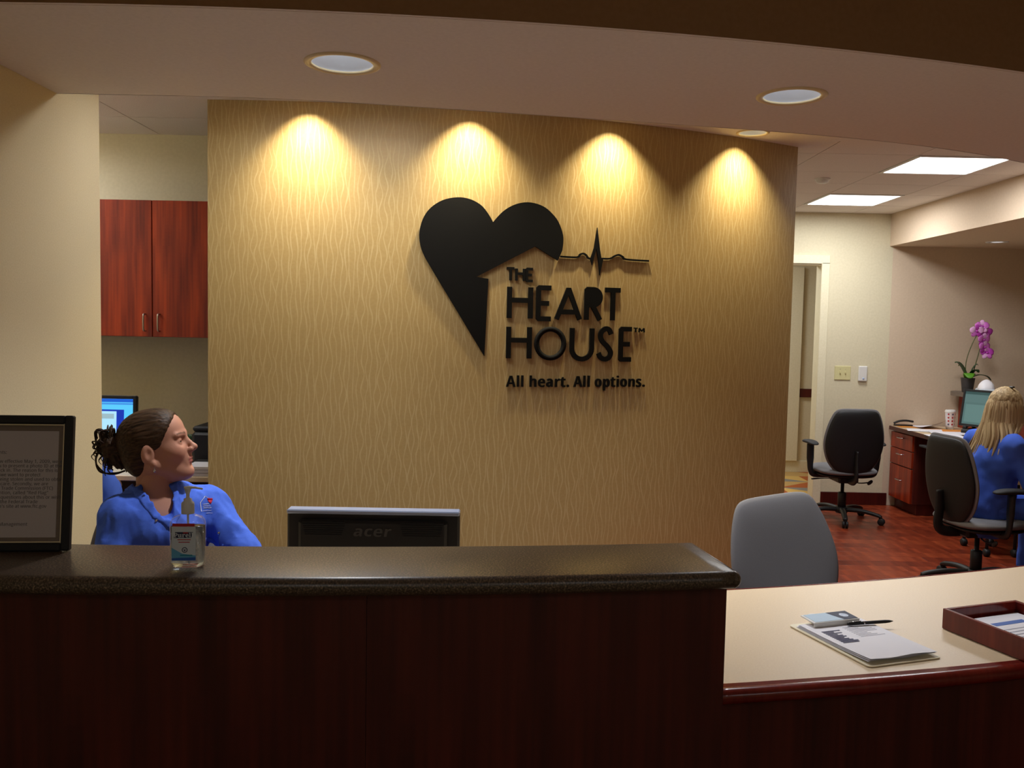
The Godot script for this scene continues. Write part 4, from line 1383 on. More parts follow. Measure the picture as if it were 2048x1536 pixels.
# ---------------------------------------------------------------- back office
func build_back_office():
	# switches
	var s := thing("light_switch", "ivory double light switch on the back wall", "light switch", Vector3(3.018, 1.213, BACK_Z + 0.001))
	obj("plate", box(Vector3(0, 0, 0.004), Vector3(0.148, 0.128, 0.008), 0.0035), M.ivory_plastic, s)
	for x in [-0.024, 0.024]:
		obj("toggle", box(Vector3(x, 0.004, 0.013), Vector3(0.010, 0.022, 0.014), 0.003), M.ivory_plastic, s)
		obj("screw", lathe([Vector2(0.0, 0.0012), Vector2(0.003, 0.001), Vector2(0.0035, 0.0)], 8, Transform3D(Basis(Vector3.RIGHT, PI / 2), Vector3(x, 0.035, 0.008))), M.brushed_nickel, s)
	var d := thing("wall_controller", "small white wall controller beside the light switch", "thermostat", Vector3(3.199, 1.210, BACK_Z + 0.001))
	obj("case", box(Vector3(0, 0, 0.012), Vector3(0.080, 0.140, 0.024), 0.007), M.white_plastic, d)
	obj("button", lathe([Vector2(0.0, 0.003), Vector2(0.008, 0.0025), Vector2(0.010, 0.0)], 14, Transform3D(Basis(Vector3.RIGHT, PI / 2), Vector3(0.004, -0.045, 0.024))), M.silver, d)
	# drawer unit facing the room's middle
	var c := thing("drawer_unit", "cherry drawer unit with three drawers under the end of the work desk", "drawers", Vector3(3.49, 0, -7.86))
	obj("body", box(Vector3(0.275, 0.395, 0), Vector3(0.53, 0.60, 0.44), 0.003), M.cherry_dark, c)
	obj("plinth", box(Vector3(0.295, 0.05, 0), Vector3(0.49, 0.095, 0.43), 0.002), M.cherry_base, c)
	for a in [[0.625, 0.135], [0.480, 0.140], [0.250, 0.300]]:
		var dr := obj("drawer", box(Vector3(0.001, a[0], 0), Vector3(0.02, a[1], 0.43), 0.002), M.cherry, c)
		var hd := sts(true)
		add_tube(hd, smooth_line([Vector3(-0.008, a[0] + 0.03, -0.05), Vector3(-0.030, a[0] + 0.03, -0.045), Vector3(-0.034, a[0] + 0.03, 0.0), Vector3(-0.030, a[0] + 0.03, 0.045), Vector3(-0.008, a[0] + 0.03, 0.05)], 4), 0.005, 8)
		obj("handle", fin(hd), M.chrome, dr)
	var w := thing("work_desk", "long work desk along the partition behind the blonde person", "desk", Vector3(3.77, 0, -6.2))
	obj("worktop", box(Vector3(0.0, 0.725, 0), Vector3(0.61, 0.032, 3.74), 0.004), M.desk_laminate, w)
	obj("front_edge", box(Vector3(-0.309, 0.725, 0), Vector3(0.012, 0.036, 3.74), 0.003), M.cherry_base, w)
	obj("end_panel", box(Vector3(0.02, 0.355, 1.82), Vector3(0.52, 0.705, 0.03), 0.002), M.cherry_dark, w)
	obj("keyboard_tray", box(Vector3(-0.20, 0.645, -0.9), Vector3(0.28, 0.018, 0.62), 0.004), M.black_soft, w)
	obj("tray_slide", box(Vector3(-0.16, 0.682, -0.9), Vector3(0.2, 0.05, 0.04), 0.002), M.black_plastic, w)
	var pt := thing("partition", "low cherry partition with a rounded grey ledge behind the work desk", "partition", Vector3(4.12, 0, -6.2))
	obj("panel", box(Vector3(0.0, 0.52, 0.0), Vector3(0.08, 1.03, 3.74), 0.003), M.cherry, pt)
	var lo := rounded_rect(0.30, 3.76, 0.09, 6)
	var st := sts()
	add_slab(st, lo, 1.036, 1.072)
	obj("ledge", fin(st), M.ledge_grey, pt)
	obj("kick_strip", box(Vector3(-0.048, 0.06, 0), Vector3(0.012, 0.11, 3.7), 0.002), M.cherry_base, pt)
	obj("lower_panel", box(Vector3(-0.046, 0.34, 0.4), Vector3(0.01, 0.42, 2.6), 0.002), M.wall_cream, pt).set_meta("label", "beige panel under the desk")
	build_papers()
	# take-away cup
	var k := thing("paper_cup", "white takeaway cup with red marks and a lid on the work desk", "cup", Vector3(3.905, 0.7415, -7.86))
	obj("cup", lathe([Vector2(0.0, 0.002), Vector2(0.029, 0.002), Vector2(0.031, 0.0), Vector2(0.034, 0.03), Vector2(0.042, 0.150), Vector2(0.044, 0.153)], 28), M.paper, k)
	obj("lid", lathe([Vector2(0.046, 0.150), Vector2(0.047, 0.156), Vector2(0.045, 0.162), Vector2(0.040, 0.172), Vector2(0.034, 0.174), Vector2(0.033, 0.170), Vector2(0.0, 0.170)], 28), M.white_plastic, k)
	var r := RandomNumberGenerator.new()
	r.seed = 12
	for i in 12:
		var a := -0.9 + (i % 3) * 0.85 + PI * 0.5
		var y := 0.045 + 0.030 * (i / 3)
		var rr := lerpf(0.0346, 0.0418, (y - 0.03) / 0.12) + 0.0004
		var mk := obj("print", lathe([Vector2(0.0, 0.0006), Vector2(0.0075, 0.0004), Vector2(0.008, 0.0)], 10, Transform3D(Basis(Vector3.UP, -a + PI / 2) * Basis(Vector3.RIGHT, PI / 2), Vector3(rr * cos(a), y, rr * sin(a)))), M.print_red if i % 4 != 2 else M.print_grey, k)
		mk.scale = Vector3.ONE
	# monitors, phone, orchid, pack of tissues
	var rects := [[0, 0, 192, 10, srgb(70, 110, 110)], [0, 12, 192, 30, srgb(120, 160, 158)], [8, 50, 176, 70, srgb(132, 176, 172)]]
	make_monitor("computer_monitor", "thin black monitor with a pale teal screen beyond the blonde person", Vector3(3.79, 0.7415, -7.05), atan2(-0.86, 0.5), 0.42, 0.30, 0.10, 0.16, screen_material("screen_teal", srgb(112, 152, 150), rects, 0.42))
	make_monitor("computer_monitor", "second black monitor cut off by the picture edge beside the blonde person", Vector3(3.80, 0.7415, -5.45), atan2(-0.95, 0.1), 0.42, 0.28, 0.08, 0.10, M.screen_dark)
	var ph := thing("desk_phone", "black desk phone beside the takeaway cup", "phone", Vector3(3.95, 0.7415, -7.50), -0.9)
	obj("base", box(Vector3(0, 0.022, 0), Vector3(0.17, 0.044, 0.20), 0.012), M.black_plastic, ph)
	obj("handset", tube(smooth_line([Vector3(-0.055, 0.052, -0.09), Vector3(-0.055, 0.072, -0.045), Vector3(-0.055, 0.072, 0.045), Vector3(-0.055, 0.052, 0.09)], 4), 0.019, 8, 0.8), M.shell_black, ph)
	obj("display", box(Vector3(0.03, 0.047, -0.055), Vector3(0.08, 0.006, 0.045), 0.002), M.silver, ph)
	var ph2 := thing("desk_phone", "grey desk phone in front of the blonde person", "phone", Vector3(3.60, 0.7415, -5.62), -1.2)
	obj("base", box(Vector3(0, 0.025, 0), Vector3(0.18, 0.05, 0.21), 0.012), M.pot_grey, ph2)
	obj("handset", tube(smooth_line([Vector3(-0.055, 0.058, -0.09), Vector3(-0.055, 0.080, -0.045), Vector3(-0.055, 0.080, 0.045), Vector3(-0.055, 0.058, 0.09)], 4), 0.019, 8, 0.8), M.black_soft, ph2)
	var tp := thing("tissue_pack", "white plastic pack of tissues on the grey ledge", "tissues", Vector3(4.03, 1.0725, -7.52), -0.35)
	st = sts()
	add_box(st, Transform3D(Basis(), Vector3(0, 0.028, 0)), Vector3(0.14, 0.055, 0.25), 0.012)
	obj("tray", fin(st), M.label_white, tp)
	obj("wrap", cushion(superellipse(0.13, 0.21, 2.6, 28), 0.085, 0.002, 0.0, 0.0, 1.6, Transform3D(Basis(Vector3.RIGHT, -PI / 2), Vector3(0, 0.050, 0))), M.paper, tp)
	build_orchid()
	# small black caddy with castors under the desk
	var cc := thing("computer_caddy", "black castored computer caddy on the floor under the work desk", "caddy", Vector3(3.42, 0, -6.42))
	obj("box", box(Vector3(0.10, 0.36, 0.0), Vector3(0.16, 0.34, 0.34), 0.01), M.shell_black, cc)
	for x in [0.0, 0.20]:
		for z in [-0.16, 0.16]:
			var cs := sts(true)
			add_tube(cs, [Vector3(x, 0.05, z), Vector3(x, 0.52, z)], 0.012, 8)
			add_lathe(cs, Transform3D(Basis(Vector3.BACK, PI / 2), Vector3(x, 0.028, z)), [Vector2(0.0, -0.018), Vector2(0.024, -0.018), Vector2(0.028, -0.010), Vector2(0.028, 0.010), Vector2(0.024, 0.018), Vector2(0.0, 0.018)], 14)
			obj("leg", fin(cs), M.shell_black, cc)

func sheet_mesh(w: float, l: float, lift: float, phase: float) -> ArrayMesh:
	var st := sts(true)
	var nx := 6
	var nz := 6
	var P := func(i, j) -> Vector3:
		var u := float(i) / nx
		var v := float(j) / nz
		return Vector3((u - 0.5) * w, 0.001 + lift * pow(absf(u * 0.6 + v * 0.8 - phase), 2.5), (v - 0.5) * l)
	for i in nx:
		for j in nz:
			quad(st, P.call(i, j), P.call(i + 1, j), P.call(i + 1, j + 1), P.call(i, j + 1))
			var dn := Vector3(0, 0.0009, 0)
			quad(st, P.call(i, j) - dn, P.call(i, j + 1) - dn, P.call(i + 1, j + 1) - dn, P.call(i + 1, j) - dn)
	return fin(st)

func build_papers():
	var y := 0.7415
	var a := [
		["loose_sheet", "curled white sheet standing up against the rose wall on the work desk", Vector3(3.745, y + 0.004, -7.95), 0.0, 0.21, 0.28, 0.05, 0.2, M.paper],
		["loose_sheet", "white sheet nearest the drawers on the work desk", Vector3(3.60, y + 0.002, -7.68), 1.2, 0.21, 0.28, 0.006, 0.4, M.paper],
		["loose_sheet", "white sheet beside the takeaway cup, nearer the viewer", Vector3(3.70, y + 0.006, -7.47), 1.3, 0.21, 0.28, 0.006, 0.4, M.paper],
		["loose_sheet", "white sheet at the desk edge behind the office chair back", Vector3(3.58, y + 0.002, -7.26), 1.5, 0.21, 0.28, 0.008, 0.3, M.paper],
		["folder", "orange folder under the black stapler", Vector3(3.63, y + 0.001, -8.0), 1.5, 0.20, 0.26, 0.003, 0.4, M.orange_folder],
		["folder", "orange folder between the white sheets by the cup", Vector3(3.78, y + 0.001, -7.70), 1.3, 0.22, 0.29, 0.003, 0.4, M.orange_folder],
		["folder", "cream folder at the near end of the work desk papers", Vector3(3.62, y + 0.001, -6.66), 1.1, 0.24, 0.30, 0.003, 0.4, M.cream_board]]
	for q in a:
		var o := obj(q[0], sheet_mesh(q[4], q[5], q[6], q[7]), q[8])
		tag(o, q[1], "paper" if q[0] == "loose_sheet" else "folder", "papers on the work desk")
		o.position = q[2]
		o.rotation.y = q[3]
	var s := thing("stapler", "black curved stapler on the work desk against the wall", "stapler", Vector3(3.57, y + 0.004, -8.04), 1.4)
	obj("base", box(Vector3(0, 0.006, 0), Vector3(0.035, 0.010, 0.16), 0.003), M.shell_black, s)
	obj("arm", tube(smooth_line([Vector3(0, 0.02, -0.08), Vector3(0, 0.040, -0.04), Vector3(0, 0.048, 0.02), Vector3(0, 0.040, 0.085)], 4), 0.016, 8, 0.6), M.shell_black, s)

func build_orchid():
	var o := thing("orchid", "potted orchid with magenta flowers on the grey ledge against the wall", "plant", Vector3(4.055, 1.0725, -7.88))
	obj("pot", lathe([Vector2(0.0, 0.0), Vector2(0.042, 0.0), Vector2(0.044, 0.004), Vector2(0.058, 0.125), Vector2(0.060, 0.128), Vector2(0.054, 0.128), Vector2(0.052, 0.115), Vector2(0.0, 0.113)], 24), M.pot_grey, o)
	# strap leaves
	for l in [[Vector3(-0.13, 0.13, 0.02), 0.030, "leaf_dark"], [Vector3(-0.04, 0.00, 0.11), 0.050, "leaf_light"], [Vector3(0.07, 0.11, 0.03), 0.050, "leaf_dark"], [Vector3(0.19, -0.02, 0.03), 0.042, "leaf_dark"], [Vector3(0.05, 0.05, 0.08), 0.040, "leaf_dark"], [Vector3(-0.06, 0.10, -0.06), 0.035, "leaf_light"]]:
		var e: Vector3 = l[0]
		var st := sts(true)
		var pts := smooth_line([Vector3(0, 0.115, 0), e * 0.4 + Vector3(0, 0.165, 0), e * 0.8 + Vector3(0, 0.165, 0), e + Vector3(0, 0.13, 0)], 4)
		var rad := []
		for j in pts.size():
			rad.append(maxf(0.002, l[1] * 1.0 * pow(sin(PI * clampf((j + 0.9) / (pts.size() + 0.2), 0.0, 1.0)), 0.6)))
		add_tube(st, pts, rad, 8, 0.09, Vector3.UP)
		obj("leaf", fin(st), M[l[2]], o)
	var stems := [[Vector3(-0.02, 0.11, 0.0), Vector3(-0.03, 0.26, 0.01), Vector3(0.0, 0.40, 0.02), Vector3(0.05, 0.52, 0.03), Vector3(0.10, 0.58, 0.04)], [Vector3(0.03, 0.11, 0.0), Vector3(0.05, 0.25, 0.02), Vector3(0.07, 0.36, 0.03), Vector3(0.09, 0.46, 0.03)]]
	for s in stems:
		obj("stem", tube(smooth_line(s, 5), 0.0042, 6), M.stem, o)
	var blooms := [Vector3(0.03, 0.545, 0.05), Vector3(0.075, 0.585, 0.05), Vector3(0.11, 0.535, 0.05), Vector3(0.09, 0.470, 0.06), Vector3(0.105, 0.405, 0.05), Vector3(0.13, 0.355, 0.05)]
	var r := RandomNumberGenerator.new()
	r.seed = 8
	for b in blooms:
		var face := Basis(Vector3.UP, r.randf_range(-0.6, 0.3)) * Basis(Vector3.RIGHT, r.randf_range(-0.2, 0.5))
		var fl := obj("flower", lathe(ball(0.010, 8), 10, Transform3D(Basis(), Vector3(0, 0, 0.006))), M.petal, o)
		fl.transform = Transform3D(face, b)
		for k in 5:
			var a := TAU * k / 5.0 + PI / 2
			var wide := 0.034 if k in [1, 4] else 0.023
			var st := sts(true)
			var d := Vector3(cos(a), sin(a), 0)
			var pts := [d * 0.004, d * 0.026 + Vector3(0, 0, 0.006), d * 0.046 + Vector3(0, 0, 0.004), d * 0.060]
			add_tube(st, pts, [0.007, wide * 0.95, wide * 0.85, 0.007], 8, 0.10, Vector3.BACK)
			obj("petal", fin(st), [M.petal, M.petal_pale, M.petal_mid][(k + int(b.y * 100.0)) % 3], fl)
	obj("bud", tube([Vector3(0.10, 0.58, 0.04), Vector3(0.125, 0.615, 0.04)], [0.006, 0.008], 8), M.petal, o)

# ---------------------------------------------------------------- soft bodies: distance fields meshed as surface nets
class Field:
	var kind := PackedInt32Array()
	var a := PackedVector3Array()
	var b := PackedVector3Array()
	var ra := PackedFloat32Array()
	var rb := PackedFloat32Array()
	var k := PackedFloat32Array()
	var cut := PackedInt32Array()
	var rot: Array = []
	var fold_noise: FastNoiseLite = null
	var fold := 0.0
	var fold_scale := Vector3.ONE
	var tint: Callable

	func cone(p: Vector3, q: Vector3, r0: float, r1: float, soft := 0.02, minus := false):
		kind.append(0); a.append(p); b.append(q); ra.append(r0); rb.append(r1); k.append(soft); cut.append(1 if minus else 0); rot.append(null)

	func egg(c: Vector3, r: Vector3, soft := 0.02, basis := Basis(), minus := false):
		kind.append(1); a.append(c); b.append(r); ra.append(0.0); rb.append(0.0); k.append(soft); cut.append(1 if minus else 0); rot.append(basis.inverse())

	# only what lies inside the cone stays
	func keep(p: Vector3, q: Vector3, r0: float, r1: float, soft := 0.004):
		cone(p, q, r0, r1, soft)
		cut[cut.size() - 1] = 2

	# everything on the side n points to is taken away
	func slice(p: Vector3, n: Vector3, soft := 0.005):
		kind.append(2); a.append(p); b.append(n.normalized()); ra.append(0.0); rb.append(0.0); k.append(soft); cut.append(1); rot.append(null)

	func dist(p: Vector3) -> float:
		var d := 1.0e3
		for i in kind.size():
			var e := 0.0
			match kind[i]:
				0:
					var ab := b[i] - a[i]
					var ap := p - a[i]
					var t := clampf(ap.dot(ab) / maxf(ab.length_squared(), 1e-9), 0.0, 1.0)
					e = (ap - ab * t).length() - lerpf(ra[i], rb[i], t)
				1:
					var q: Vector3 = rot[i] * (p - a[i])
					var r := b[i]
					var k0 := (q / r).length()
					var k1 := (q / (r * r)).length()
					e = -minf(r.x, minf(r.y, r.z)) if k1 < 1e-6 else k0 * (k0 - 1.0) / k1
				2:
					e = -(p - a[i]).dot(b[i])
			var s := k[i]
			if cut[i] == 1:
				var h := maxf(s - absf(d + e), 0.0) / s
				d = maxf(d, -e) + h * h * s * 0.25
			elif cut[i] == 2:
				var h := maxf(s - absf(d - e), 0.0) / s
				d = maxf(d, e) + h * h * s * 0.25
			else:
				var h := maxf(s - absf(d - e), 0.0) / s
				d = minf(d, e) - h * h * s * 0.25
		if fold_noise != null:
			d -= fold * fold_noise.get_noise_3dv(p * fold_scale)
		return d

	# adds the surface inside lo..hi to the arrays
	func mesh_into(lo: Vector3, hi: Vector3, h: float, V: PackedVector3Array, C: PackedColorArray, I: PackedInt32Array):
		var B := 6
		var nb := Vector3i(((hi - lo) / (h * B)).ceil())
		var n := nb * B + Vector3i.ONE
		var val := PackedFloat32Array()
		val.resize(n.x * n.y * n.z)
		val.fill(9e9)
		var cell := PackedInt32Array()
		cell.resize(val.size())
		cell.fill(-1)
		var sx := 1
		var sy := n.x
		var sz := n.x * n.y
		var reach := h * B * 0.5 * 1.7321 * 1.25 + fold
		var live: Array[Vector3i] = []
		for bz in nb.z:
			for by in nb.y:
				for bx in nb.x:
					var c := lo + (Vector3(bx, by, bz) + Vector3.ONE * 0.5) * (h * B)
					if absf(dist(c)) > reach:
						continue
					live.append(Vector3i(bx, by, bz))
					for z in range(bz * B, bz * B + B + 1):
						for y in range(by * B, by * B + B + 1):
							for x in range(bx * B, bx * B + B + 1):
								var at := x + y * sy + z * sz
								if val[at] > 8e9:
									val[at] = dist(lo + Vector3(x, y, z) * h)
		var off := [0, sx, sy, sx + sy, sz, sx + sz, sy + sz, sx + sy + sz]
		var edges := [[0, 1], [2, 3], [4, 5], [6, 7], [0, 2], [1, 3], [4, 6], [5, 7], [0, 4], [1, 5], [2, 6], [3, 7]]
		for bl in live:
			for z in range(bl.z * B, bl.z * B + B):
				for y in range(bl.y * B, bl.y * B + B):
					for x in range(bl.x * B, bl.x * B + B):
						var at := x + y * sy + z * sz
						var m := 0
						for q in 8:
							if val[at + off[q]] < 0.0:
								m |= 1 << q
						if m == 0 or m == 255:
							continue
						var sum := Vector3.ZERO
						var cnt := 0
						for e in edges:
							var v0 := val[at + off[e[0]]]
							var v1 := val[at + off[e[1]]]
							if (v0 < 0.0) != (v1 < 0.0) and absf(v0) < 1e3 and absf(v1) < 1e3:
								var t := v0 / (v0 - v1)
								var p0 := Vector3(e[0] & 1, (e[0] >> 1) & 1, (e[0] >> 2) & 1)
								var p1 := Vector3(e[1] & 1, (e[1] >> 1) & 1, (e[1] >> 2) & 1)
								sum += p0.lerp(p1, t)
								cnt += 1
						if cnt == 0:
							continue
						var p := lo + (Vector3(x, y, z) + sum / cnt) * h
						cell[at] = V.size()
						V.append(p)
						C.append(tint.call(p) if tint.is_valid() else Color.WHITE)
		for bl in live:
			for z in range(maxi(bl.z * B, 1), bl.z * B + B):
				for y in range(maxi(bl.y * B, 1), bl.y * B + B):
					for x in range(maxi(bl.x * B, 1), bl.x * B + B):
						var at := x + y * sy + z * sz
						if cell[at] < 0:
							continue
						for ax in 3:
							var s: int = [sx, sy, sz][ax]
							var u: int = [sy, sz, sx][ax]
							var w: int = [sz, sx, sy][ax]
							var v0 := val[at]
							var v1 := val[at + s]
							if (v0 < 0.0) == (v1 < 0.0):
								continue
							var q0 := cell[at]
							var q1 := cell[at - u]
							var q2 := cell[at - u - w]
							var q3 := cell[at - w]
							if q1 < 0 or q2 < 0 or q3 < 0:
								continue
							if v0 < 0.0:
								I.append_array(PackedInt32Array([q0, q2, q1, q0, q3, q2]))
							else:
								I.append_array(PackedInt32Array([q0, q1, q2, q0, q2, q3]))

func net_mesh(V: PackedVector3Array, C: PackedColorArray, I: PackedInt32Array) -> ArrayMesh:
	var N := PackedVector3Array()
	N.resize(V.size())
	for i in range(0, I.size(), 3):
		var nn := (V[I[i + 2]] - V[I[i]]).cross(V[I[i + 1]] - V[I[i]])
		N[I[i]] += nn
		N[I[i + 1]] += nn
		N[I[i + 2]] += nn
	for i in N.size():
		N[i] = N[i].normalized()
	var A := []
	A.resize(Mesh.ARRAY_MAX)
	A[Mesh.ARRAY_VERTEX] = V
	A[Mesh.ARRAY_NORMAL] = N
	A[Mesh.ARRAY_COLOR] = C
	A[Mesh.ARRAY_INDEX] = I
	var m := ArrayMesh.new()
	m.add_surface_from_arrays(Mesh.PRIMITIVE_TRIANGLES, A)
	return m

func field_mesh(f: Field, lo: Vector3, hi: Vector3, h: float) -> ArrayMesh:
	var V := PackedVector3Array()
	var C := PackedColorArray()
	var I := PackedInt32Array()
	f.mesh_into(lo, hi, h, V, C, I)
	return net_mesh(V, C, I)

func folds(seed_: int, freq: float) -> FastNoiseLite:
	var n := FastNoiseLite.new()
	n.seed = seed_
	n.frequency = freq
	n.fractal_octaves = 2
	return n

# hand at the wrist: fingers along f, palm facing p; curl in radians per joint
func add_hand(skin: Field, wrist: Vector3, f: Vector3, p: Vector3, side: float, curl := 0.5):
	f = f.normalized()
	var w := f.cross(p).normalized() * side       # towards the thumb
	p = w.cross(f).normalized() * side
	var len_ := [0.072, 0.080, 0.074, 0.058]
	for i in 4:
		var o := w * (0.030 - 0.020 * i)
		var kn := wrist + f * (0.092 - 0.004 * absf(i - 1.0)) + o
		skin.cone(wrist + o * 0.6 + f * 0.01, kn, 0.0135, 0.0105, 0.012)
		var d := f
		var at := kn
		for j in 3:
			d = (d * cos(curl) + p * sin(curl)).normalized()
			var e: Vector3 = at + d * (len_[i] * [0.46, 0.30, 0.24][j])
			skin.cone(at, e, 0.0092 - 0.0008 * j, 0.0086 - 0.0008 * j, 0.004)
			at = e
	var t0 := wrist + f * 0.025 + w * 0.026
	var t1 := t0 + (f * 0.6 + w * 0.75 + p * 0.2).normalized() * 0.042
	var t2 := t1 + (f * 0.9 + w * 0.3 + p * 0.25).normalized() * 0.032
	skin.cone(t0, t1, 0.014, 0.011, 0.008)
	skin.cone(t1, t2, 0.0105, 0.0088, 0.004)

# ---------------------------------------------------------------- the receptionist looking to the side
const HEAD_K := 1.10

func face_field(f: Field):
	var K := HEAD_K
	f.egg(Vector3(-0.008, 0.042, 0) * K, Vector3(0.094, 0.086, 0.073) * K, 0.02)
	f.egg(Vector3(0.044, -0.012, 0) * K, Vector3(0.050, 0.080, 0.054) * K, 0.035)
	f.egg(Vector3(0.048, 0.066, 0) * K, Vector3(0.041, 0.046, 0.056) * K, 0.03)
	for s in [-1.0, 1.0]:
		f.cone(Vector3(-0.002, -0.040, s * 0.050) * K, Vector3(0.066, -0.079, s * 0.014) * K, 0.020 * K, 0.016 * K, 0.03)
		f.egg(Vector3(0.058, -0.008, s * 0.038) * K, Vector3(0.027, 0.027, 0.022) * K, 0.025)
	f.egg(Vector3(0.077, -0.083, 0) * K, Vector3(0.014, 0.014, 0.018) * K, 0.018)
	f.egg(Vector3(0.040, -0.080, 0) * K, Vector3(0.045, 0.022, 0.032) * K, 0.03)
	for s in [-1.0, 1.0]:
		f.egg(Vector3(0.093, 0.019, s * 0.034) * K, Vector3(0.016, 0.012, 0.018) * K, 0.016, Basis(), true)
		f.cone(Vector3(0.078, 0.040, s * 0.046) * K, Vector3(0.089, 0.040, s * 0.010) * K, 0.006 * K, 0.008 * K, 0.014)
		f.egg(Vector3(0.074, 0.019, s * 0.032) * K, Vector3(0.0145, 0.0120, 0.0150) * K, 0.006)
		f.egg(Vector3(0.090, 0.0175, s * 0.034) * K, Vector3(0.0100, 0.0030, 0.0105) * K, 0.002, Basis(), true)
	# nose
	f.cone(Vector3(0.088, 0.030, 0) * K, Vector3(0.109, -0.004, 0) * K, 0.0065 * K, 0.0085 * K, 0.012)
	f.egg(Vector3(0.113, -0.010, 0) * K, Vector3(0.0105, 0.0095, 0.0105) * K, 0.008)
	f.cone(Vector3(0.100, -0.020, 0) * K, Vector3(0.108, -0.015, 0) * K, 0.007 * K, 0.006 * K, 0.008)
	for s in [-1.0, 1.0]:
		f.egg(Vector3(0.1005, -0.0145, s * 0.0125) * K, Vector3(0.0115, 0.0085, 0.0060) * K, 0.006)
	# lips
	f.egg(Vector3(0.0855, -0.0310, 0) * K, Vector3(0.0125, 0.0130, 0.0180) * K, 0.010)
	f.egg(Vector3(0.0790, -0.0455, 0) * K, Vector3(0.0165, 0.0240, 0.0270) * K, 0.014)
	f.egg(Vector3(0.0920, -0.0415, 0) * K, Vector3(0.0085, 0.0058, 0.0215) * K, 0.004)
	f.egg(Vector3(0.0905, -0.0510, 0) * K, Vector3(0.0085, 0.0062, 0.0180) * K, 0.004)
	f.egg(Vector3(0.1030, -0.0462, 0) * K, Vector3(0.0060, 0.0010, 0.0200) * K, 0.003, Basis(), true)
	f.egg(Vector3(0.0985, -0.0650, 0) * K, Vector3(0.0080, 0.0060, 0.0180) * K, 0.010, Basis(), true)
	# ears
	for s in [-1.0, 1.0]:
		var tilt := Basis(Vector3.BACK, -0.18) * Basis(Vector3.UP, s * 0.35)
		f.egg(Vector3(-0.010, 0.002, s * 0.076) * K, Vector3(0.020, 0.032, 0.0075) * K, 0.006, tilt)
		f.egg(Vector3(-0.004, 0.003, s * 0.0865) * K, Vector3(0.0105, 0.0185, 0.0085) * K, 0.004, tilt, true)
		f.egg(Vector3(-0.003, -0.030, s * 0.073) * K, Vector3(0.009, 0.011, 0.006) * K, 0.006)

func skin_tint(q: Vector3) -> Color:
	# q in head axes, unscaled: brows, lips, the pink of cheek and ear
	var skin := Color(0.45, 0.215, 0.140)
	var az := absf(q.z)
	if q.x > 0.06 and q.y > 0.036 and q.y < 0.046 - 0.0 and az > 0.014 and az < 0.052:
		var c := 1.0 - absf(q.y - 0.0412 - 0.004 * sin((az - 0.014) * 60.0)) / 0.0052
		if c > 0.0:
			return skin.lerp(Color(0.10, 0.055, 0.032), clampf(c * 1.4, 0.0, 0.75))
	if q.x > 0.084 and q.y < -0.0345 and q.y > -0.0600 and az < 0.022 - absf(q.y + 0.0465) * 0.5:
		return Color(0.44, 0.150, 0.115)
	var pink := clampf(1.0 - Vector3(q.x - 0.065, q.y + 0.012, az - 0.048).length() / 0.03, 0.0, 1.0) * 0.5
	return skin.lerp(Color(0.52, 0.20, 0.14), pink)

